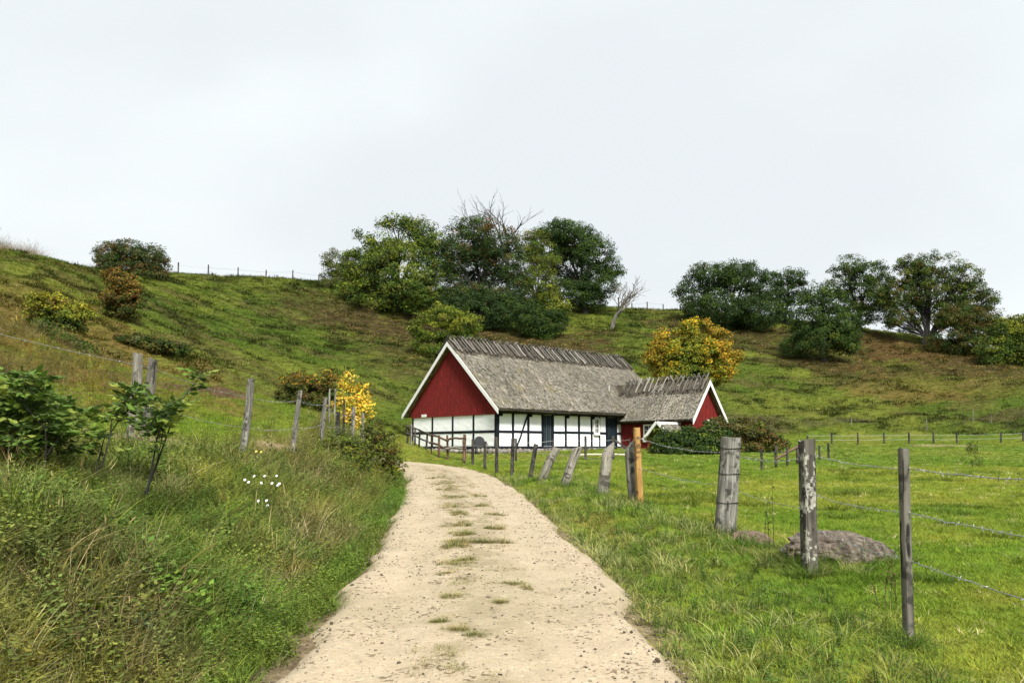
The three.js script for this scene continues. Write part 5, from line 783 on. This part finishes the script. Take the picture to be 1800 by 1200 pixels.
// near and middle ground
spread(3.2, 30, d => clamp(0.062 + 0.0052 * (d - 4), 0.062, 0.2), (x, d, s) => {
  const [c, bare, hl, e, o] = groundCol(x, d); if (e < -0.12 + 0.2 * (vn(x * 3, d * 3, 71) - 0.3) || bare > 0.55 + 0.4 * gr() || inHouse(x, d)) return;
  const up = clamp(0.8 + d * 0.012, 0.8, 1.25), u = gr(), n = fbm(x * 0.9, d * 0.9, 73, 2), n2 = fbm(x * 0.6 + 9, d * 0.6, 75, 2);
  if (o < 0 && e < mix(2.6, 1.9, sst(10, 18, d)) && d < 29) { // the bank
    const edge = sst(0.05, 0.7, e);
    if (edge < 0.25 + 0.3 * gr()) { if (gr() < 0.8) sow('verge', gr() < 0.25 ? 'weed' : 'mid', x, d, (0.6 + 0.5 * gr()) * up, jit(mix3(LUSH, [0.10, 0.115, 0.02], n2), 0.25, 0.2)); return; }
    const mound = (0.35 + 0.95 * fbm(x * 1.3, d * 1.3, 101, 2)) * up, dry = sst(0.47, 0.60, n * 0.5 + n2 * 0.5), green = sst(0.50, 0.60, fbm(x * 0.8 + 40, d * 0.5, 77, 2)) * (1 - sst(1.0, 2.4, e)), yel = sst(0.56, 0.66, fbm(x * 1.5 + 7, d * 1.5, 105, 2));
    let base = mix3([0.075, 0.118, 0.020], [0.140, 0.168, 0.032], gr()); base = mix3(base, [0.135, 0.112, 0.045], 0.55 * dry * (1 - green)); base = mix3(base, [0.23, 0.205, 0.04], 0.5 * yel); base = mix3(base, mix3(LUSH, [0.10, 0.17, 0.022], 0.6), green * 0.6);
    if (u < 0.055 + 0.11 * dry * (1 - green)) sow('bank', 'straw', x, d, (0.55 + 0.5 * gr()) * mound, jit(gr() < 0.55 ? STRAW : mix3(STRAW2, RUSTY, gr()), 0.3, 0.1), 1.0);
    else if (u < 0.30) sow('bank', 'mid', x, d, (1.1 + 0.9 * gr()) * mound, jit(base, 0.35, 0.3), 0.9);
    else if (u < 0.42) sow('bank', 'long', x, d, (0.5 + 0.4 * gr()) * mound, jit(base, 0.35, 0.3), 0.9);
    else if (u < 0.60) sow('bank', 'fern', x, d, (1.1 + 0.8 * gr()) * mound, jit(mix3(base, [0.1, 0.08, 0.04], 0.3), 0.35, 0.3), 0.9);
    else if (u < 0.80) sow('bank', 'herb', x, d, (0.5 + 0.45 * gr()) * mound, jit(base, 0.35, 0.3), 0.7);
    else sow('bank', 'weed', x, d, (1.0 + 0.7 * gr()) * mound, jit(mix3(base, [0.055, 0.115, 0.02], 0.4), 0.35, 0.3), 0.7);
    return;
  }
  if (o < 0) { // the meadow beyond the bank's fence
    const wild = 1 - sst(0.2, 1.4, (x + 4.5 + (d - 12) * 0.02) * -1 + 1.6 * (n - 0.5)), back = sst(-0.62, -0.5, x / d) * 1; // rough strip behind the fence, then grazed turf
    if (wild > gr() || (back < 0.5 && n2 > 0.5)) { if (gr() < 0.25) return; sow('meadow', u < 0.4 ? 'mid' : u < 0.6 ? 'herb' : u < 0.72 ? 'straw' : 'fern', x, d, (0.6 + 0.5 * gr()) * up, jit(u > 0.6 && u < 0.72 ? STRAW2 : mix3(c, [0.10, 0.10, 0.025], 0.5), 0.35, 0.25), 0.6); }
    else sow('meadow', u < 0.2 ? 'mid' : 'short', x, d, (u < 0.2 ? 0.45 + 0.3 * gr() : 0.9 + 0.5 * gr()) * up, jit(mix3(c, [0.15, 0.215, 0.02], 0.7), 0.28, 0.2), 0.3);
    return;
  }
  const vg = (1 - sst(1.3, 2.1, e + 0.7 * (n - 0.5))) * (1 - sst(18, 26, d)); // rough verge between track and fence
  if (vg > 0.15 + 0.6 * gr()) {
    const pale = sst(0.56, 0.66, fbm(x * 1.3, d * 0.9, 83, 2)) * sst(6, 8.5, d), low = 1 - sst(5.5, 9, d);
    if (u < 0.05 + 0.25 * pale) sow('verge', 'mid', x, d, (0.6 + 0.5 * gr()) * up, jit(mix3([0.16, 0.175, 0.05], [0.28, 0.27, 0.13], gr()), 0.25, 0.1), 0.6);
    else if (u < 0.55 - 0.25 * low) sow('verge', 'mid', x, d, (0.32 + 0.42 * gr() * (1 - 0.4 * low)) * up * (0.6 + 0.4 * sst(0, 0.6, e)), jit(mix3(c, mix3([0.055, 0.105, 0.016], LUSH, gr()), 0.6), 0.3, 0.25), 0.4);
    else if (u < 0.88) sow('verge', 'short', x, d, (0.8 + 0.6 * gr()) * up, jit(mix3(c, [0.115, 0.175, 0.02], 0.5), 0.3, 0.25), 0.4);
    else sow('verge', 'weed', x, d, (0.45 + 0.35 * gr()) * up, jit([0.065, 0.11, 0.018], 0.3, 0.3), 0.4);
  } else { // grazed field
    const tall = sst(0.62, 0.74, vn(x * 0.8, d * 1.1, 85) * 0.6 + vn(x * 2.3, d * 2.6, 86) * 0.4);
    if (u < 0.14 + 0.5 * tall) sow('field', 'mid', x, d, (0.38 + 0.3 * gr() + 0.25 * tall) * up, jit(mix3(c, [0.055, 0.085, 0.012], 0.65 * tall), 0.25, 0.2), 0.4);
    else if (u < 0.97) sow('field', 'short', x, d, (0.75 + 0.5 * gr()) * up, jit(mix3(c, [0.17, 0.20, 0.03], 0.35 * gr()), 0.25, 0.2), 0.3);
    else sow('field', 'short', x, d, (0.8 + 0.5 * gr()) * up, jit(STRAW, 0.3, 0.1), 0.4);
  }
});
// farther field, the foot of the slope and the hillside
spread(30, 128, d => clamp(0.19 + 0.0036 * (d - 30), 0.19, 0.5), (x, d, s) => {
  if (d > 66 && Math.abs(x) > d * 0.69) return; const [c, bare, hl, e, o] = groundCol(x, d); if (e < 0.05 || inHouse(x, d)) return; if (bare > 0.4 + 0.6 * gr()) { if (gr() < 0.4) return; }
  const u = gr(), k = clamp(s / 0.22, 0.8, 2.3), tus = 0.6 * vn(x * 0.45, d * 0.95, 66) + 0.4 * vn(x * 1.3, d * 2.1, 67), scr = fbm(x * 0.16, d * 0.3, 87, 3);
  if (hl > 0.3 && tus > 0.625 + 0.06 * gr()) { sow('hillside', 'far', x, d, k * (0.7 + 0.6 * gr()), jit(mix3(c, gr() < 0.2 ? [0.10, 0.08, 0.03] : [0.045, 0.062, 0.014], 0.6), 0.35, 0.2), 0.3); return; }
  const flat = 1 - hl; sow(flat > 0.5 ? 'field' : 'hillside', 'far', x, d, k * (0.42 + 0.4 * gr()) * (flat > 0.5 ? 0.75 : 1), jit(u < 0.07 ? mix3(c, STRAW, 0.5) : u < 0.2 ? mix3(c, [0.16, 0.21, 0.03], 0.55) : mix3(c, [0.11, 0.155, 0.02], 0.25), 0.34, 0.22), 0.3, 0, flat > 0.5 ? 0.5 : 0.62);
});
// scrub on the slope over the bank: taller ochre grass and herbs
spread(14, 62, d => clamp(0.24 + 0.006 * (d - 14), 0.24, 0.5), (x, d) => {
  const br = x / d; if (br > -0.40 || (br > -0.5 && d < 24)) return; const n = fbm(x * 0.25, d * 0.3, 93, 3); if (n < 0.50 + 0.12 * gr() + 0.10 * sst(-0.55, -0.42, br)) return; const [c, bare] = groundCol(x, d); if (bare > 0.4) return; const u = gr();
  sow('scrub', d < 26 ? (u < 0.5 ? 'straw' : 'herb') : 'far', x, d, d < 26 ? 0.6 + 0.4 * gr() : 0.6 + 0.6 * gr(), jit(u < 0.35 ? OCH : u < 0.6 ? [0.19, 0.15, 0.03] : u < 0.8 ? [0.07, 0.075, 0.02] : [0.11, 0.07, 0.035], 0.35, 0.2), 0.5, 0, d < 26 ? 0.9 : 1.1);
});
// longer grass left standing round the posts and boulders
for (const [px, d, rad, n] of [[1585, 5.5, 0.16, 16], [1418, 7.7, 0.22, 30], [1272, 10, 0.32, 50], [1120, 13.6, 0.28, 30], [1059, 15.6, 0.25, 20], [990, 17.7, 0.25, 18], [951, 19.8, 0.22, 14], [1400, 8.2, 0.35, 40], [1475, 8.0, 0.5, 22], [1540, 8.3, 0.35, 40], [1322, 9.1, 0.3, 36], [425, 12, 0.2, 22], [512, 15, 0.2, 18], [245, 10.4, 0.3, 26]]) for (let k = 0; k < n; k++) { const x0 = at(px, 950, d).x, a = gr() * 6.283, q = rad * (0.3 + 0.8 * Math.sqrt(gr())); sow('verge', gr() < 0.8 ? 'mid' : 'long', x0 + Math.cos(a) * q, d + Math.sin(a) * q * 0.8, 0.4 + 0.5 * gr(), jit(gr() < 0.8 ? [0.075, 0.125, 0.018] : [0.2, 0.18, 0.08], 0.3, 0.25), 0.5); }
// tall dry plumes on the skyline
for (let k = 0; k < 170; k++) { const px = -40 + 118 * gr(), d = mix(60, 68, (px + 40) / 118) - 2 + 3.5 * gr(), x = at(px, 450, d).x; sow('scrub', 'straw', x, d, 1.7 + 1.2 * gr(), jit([0.22, 0.18, 0.12], 0.3, 0.1), 0.3, 0, 1.15); }
for (let k = 0; k < 60; k++) { const px = 140 + 60 * gr(), d = 80 + 4 * gr(), x = at(px, 480, d).x; sow('scrub', 'straw', x, d, 1.3 + 0.9 * gr(), jit([0.2, 0.16, 0.1], 0.3, 0.1), 0.3); }
// grass growing along the middle of the track
{
  const mids = [[805, 1050, 22, 6], [835, 1120, 10, 4], [900, 1028, 16, 3], [800, 992, 20, 5], [820, 985, 14, 3], [798, 963, 18, 4], [812, 955, 20, 4], [808, 940, 16, 4], [802, 925, 22, 5], [806, 905, 12, 4], [798, 890, 22, 5], [792, 875, 20, 5], [786, 862, 18, 4], [778, 850, 16, 3], [868, 930, 12, 2], [872, 905, 14, 2], [868, 955, 26, 2], [850, 890, 12, 2], [840, 872, 10, 2], [770, 840, 14, 2], [780, 1010, 14, 3], [770, 1095, 14, 3], [800, 1110, 16, 3], [925, 1035, 6, 3], [880, 1060, 8, 2]];
  const gnd = (px, py) => { const b = (675 - py) / F, zf = Math.cos(TH) - b * Math.sin(TH), t = (b * Math.cos(TH) + Math.sin(TH)) / zf, d = EYE / (0.028 - t); return [(px - 900) / F * d / zf, d]; };
  for (const [px, py, w, h] of mids) { const [x, d] = gnd(px, py), rx = 1.35 * w * d / F, rd = h * d * d / F / 1.4 * 0.8, n = Math.round(26 + 30 * w / 20); for (let k = 0; k < n; k++) { const a = gr() * 6.283, q = Math.sqrt(gr()); sow('track', gr() < 0.75 ? 'short' : 'mid', x + Math.cos(a) * q * rx, d + Math.sin(a) * q * rd, (0.25 + 0.35 * gr()) * (py > 1000 ? 0.6 : 1), jit(gr() < 0.6 ? [0.11, 0.12, 0.035] : [0.24, 0.20, 0.10], 0.3, 0.2), 0.3, 1); } }
  for (let k = 0; k < 2200; k++) { const d = 4.5 + 21 * Math.pow(gr(), 1.1), i = RS.reduce((b, p, j) => Math.abs(p.z - d) < Math.abs(RS[b].z - d) ? j : b, 0), off = (gr() < 0.7 ? -0.22 : 0.24) + (gr() - 0.5) * 0.34; if (vn((RS[i].x + off) * 2.2, d * 3.2, 111) < 0.52 + 0.12 * sst(10, 5, d) + 0.1 * gr()) continue; sow('track', 'short', RS[i].x + off, d, 0.28 + 0.35 * gr(), jit(gr() < 0.6 ? [0.12, 0.12, 0.035] : [0.22, 0.18, 0.09], 0.3, 0.2), 0.3, 1); }
  // pebbles and dark crumbs
  for (let k = 0; k < 9000; k++) { const d = 3.6 + 24 * Math.pow(gr(), 1.6), i = RS.reduce((b, p, j) => Math.abs(p.z - d) < Math.abs(RS[b].z - d) ? j : b, 0), off = (gr() - 0.5) * 2.5, x = RS[i].x + off; const dark = fbm(x * 1.7, d * 1.1, 97, 2); if (gr() > 0.35 + 1.6 * sst(0.45, 0.7, dark) + (Math.abs(off) > 0.95 ? 0.5 : 0)) continue; const s = 0.006 + 0.016 * Math.pow(gr(), 3) + (gr() < 0.012 ? 0.02 : 0); sow('stones', 'clod', x, d, s, gr() < 0.45 ? [0.10, 0.08, 0.055] : gr() < 0.6 ? [0.3, 0.26, 0.2] : [0.45, 0.39, 0.3], 1, 2); }
}
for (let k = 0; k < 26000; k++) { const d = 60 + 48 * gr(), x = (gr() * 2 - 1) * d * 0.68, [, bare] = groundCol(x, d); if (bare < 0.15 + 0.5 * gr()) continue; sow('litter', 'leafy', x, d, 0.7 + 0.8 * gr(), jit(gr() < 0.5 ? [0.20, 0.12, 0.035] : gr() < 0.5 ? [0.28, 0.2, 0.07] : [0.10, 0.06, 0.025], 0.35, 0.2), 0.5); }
const roadSurf = (x, d) => { const [o, dd] = roadOff(x, d); return roadY(dd) + 0.012 - 0.028 * (Math.exp(-(((o - 0.62) / 0.2) ** 2)) + Math.exp(-(((o + 0.62) / 0.2) ** 2))) - 0.055 * sst(0.82, 1, Math.abs(o) / RW) + 0.022 * (fbm(x * 1.3, d * 1.3, 33, 3) - 0.5); };
const setInfo = { bank: ['bank_grass', 'tangle of long dry grass and herbs covering the bank'], verge: ['verge_grass', 'rough green grass edging the sandy track'], field: ['field_grass', 'short grazed green grass of the field behind the wire fence'], meadow: ['meadow_grass', 'green meadow grass behind the fence on the bank'], hillside: ['hillside_grass', 'tussocky olive grass covering the hillside'], scrub: ['scrub_grass', 'tall ochre grass and scrub on the slope over the bank'], track: ['track_grass', 'low tufts of grass growing down the middle of the track'], litter: ['leaf_litter', 'brown and orange fallen leaves under the hillside trees'], stones: ['track_gravel', 'loose gravel and dark crumbs scattered on the track'] };
{
  const roots = {}, m4 = new THREE.Matrix4(), q = new THREE.Quaternion(), e = new THREE.Euler(), col = new THREE.Color(); let total = 0;
  for (const k of Object.keys(stuffs)) {
    const [set, kind, vi] = k.split('|'), list = stuffs[k]; total += list.length;
    const im = new THREE.InstancedMesh(kinds[kind][+vi], kind === 'clod' ? Mt.stone : Mt.blade, list.length); im.name = set === 'stones' ? 'stones' : set === 'litter' ? 'leaves' : 'tufts'; im.castShadow = im.receiveShadow = true;
    list.forEach(([x, d, s, c, tilt, onRoad, sy], i) => { e.set((gr() - 0.5) * tilt, gr() * 6.283, (gr() - 0.5) * tilt); q.setFromEuler(e); m4.compose(V(x, (onRoad ? roadSurf(x, d) : H(x, d)) - (onRoad === 2 ? -s * 0.15 : 0.004), -d), q, V(s, s * sy, s)); im.setMatrixAt(i, m4); col.setRGB(c[0], c[1], c[2]); im.setColorAt(i, col); });
    im.userData.kind = 'stuff'; let root = roots[set]; if (!root) { root = roots[set] = new THREE.Group(); root.name = setInfo[set][0]; tag(root, setInfo[set][1], set === 'stones' ? 'gravel' : set === 'litter' ? 'leaves' : 'grass', null, 'stuff'); scene.add(root); } root.add(im);
  }
  console.log('tufts', total);
}
renderer.render(scene, camera);
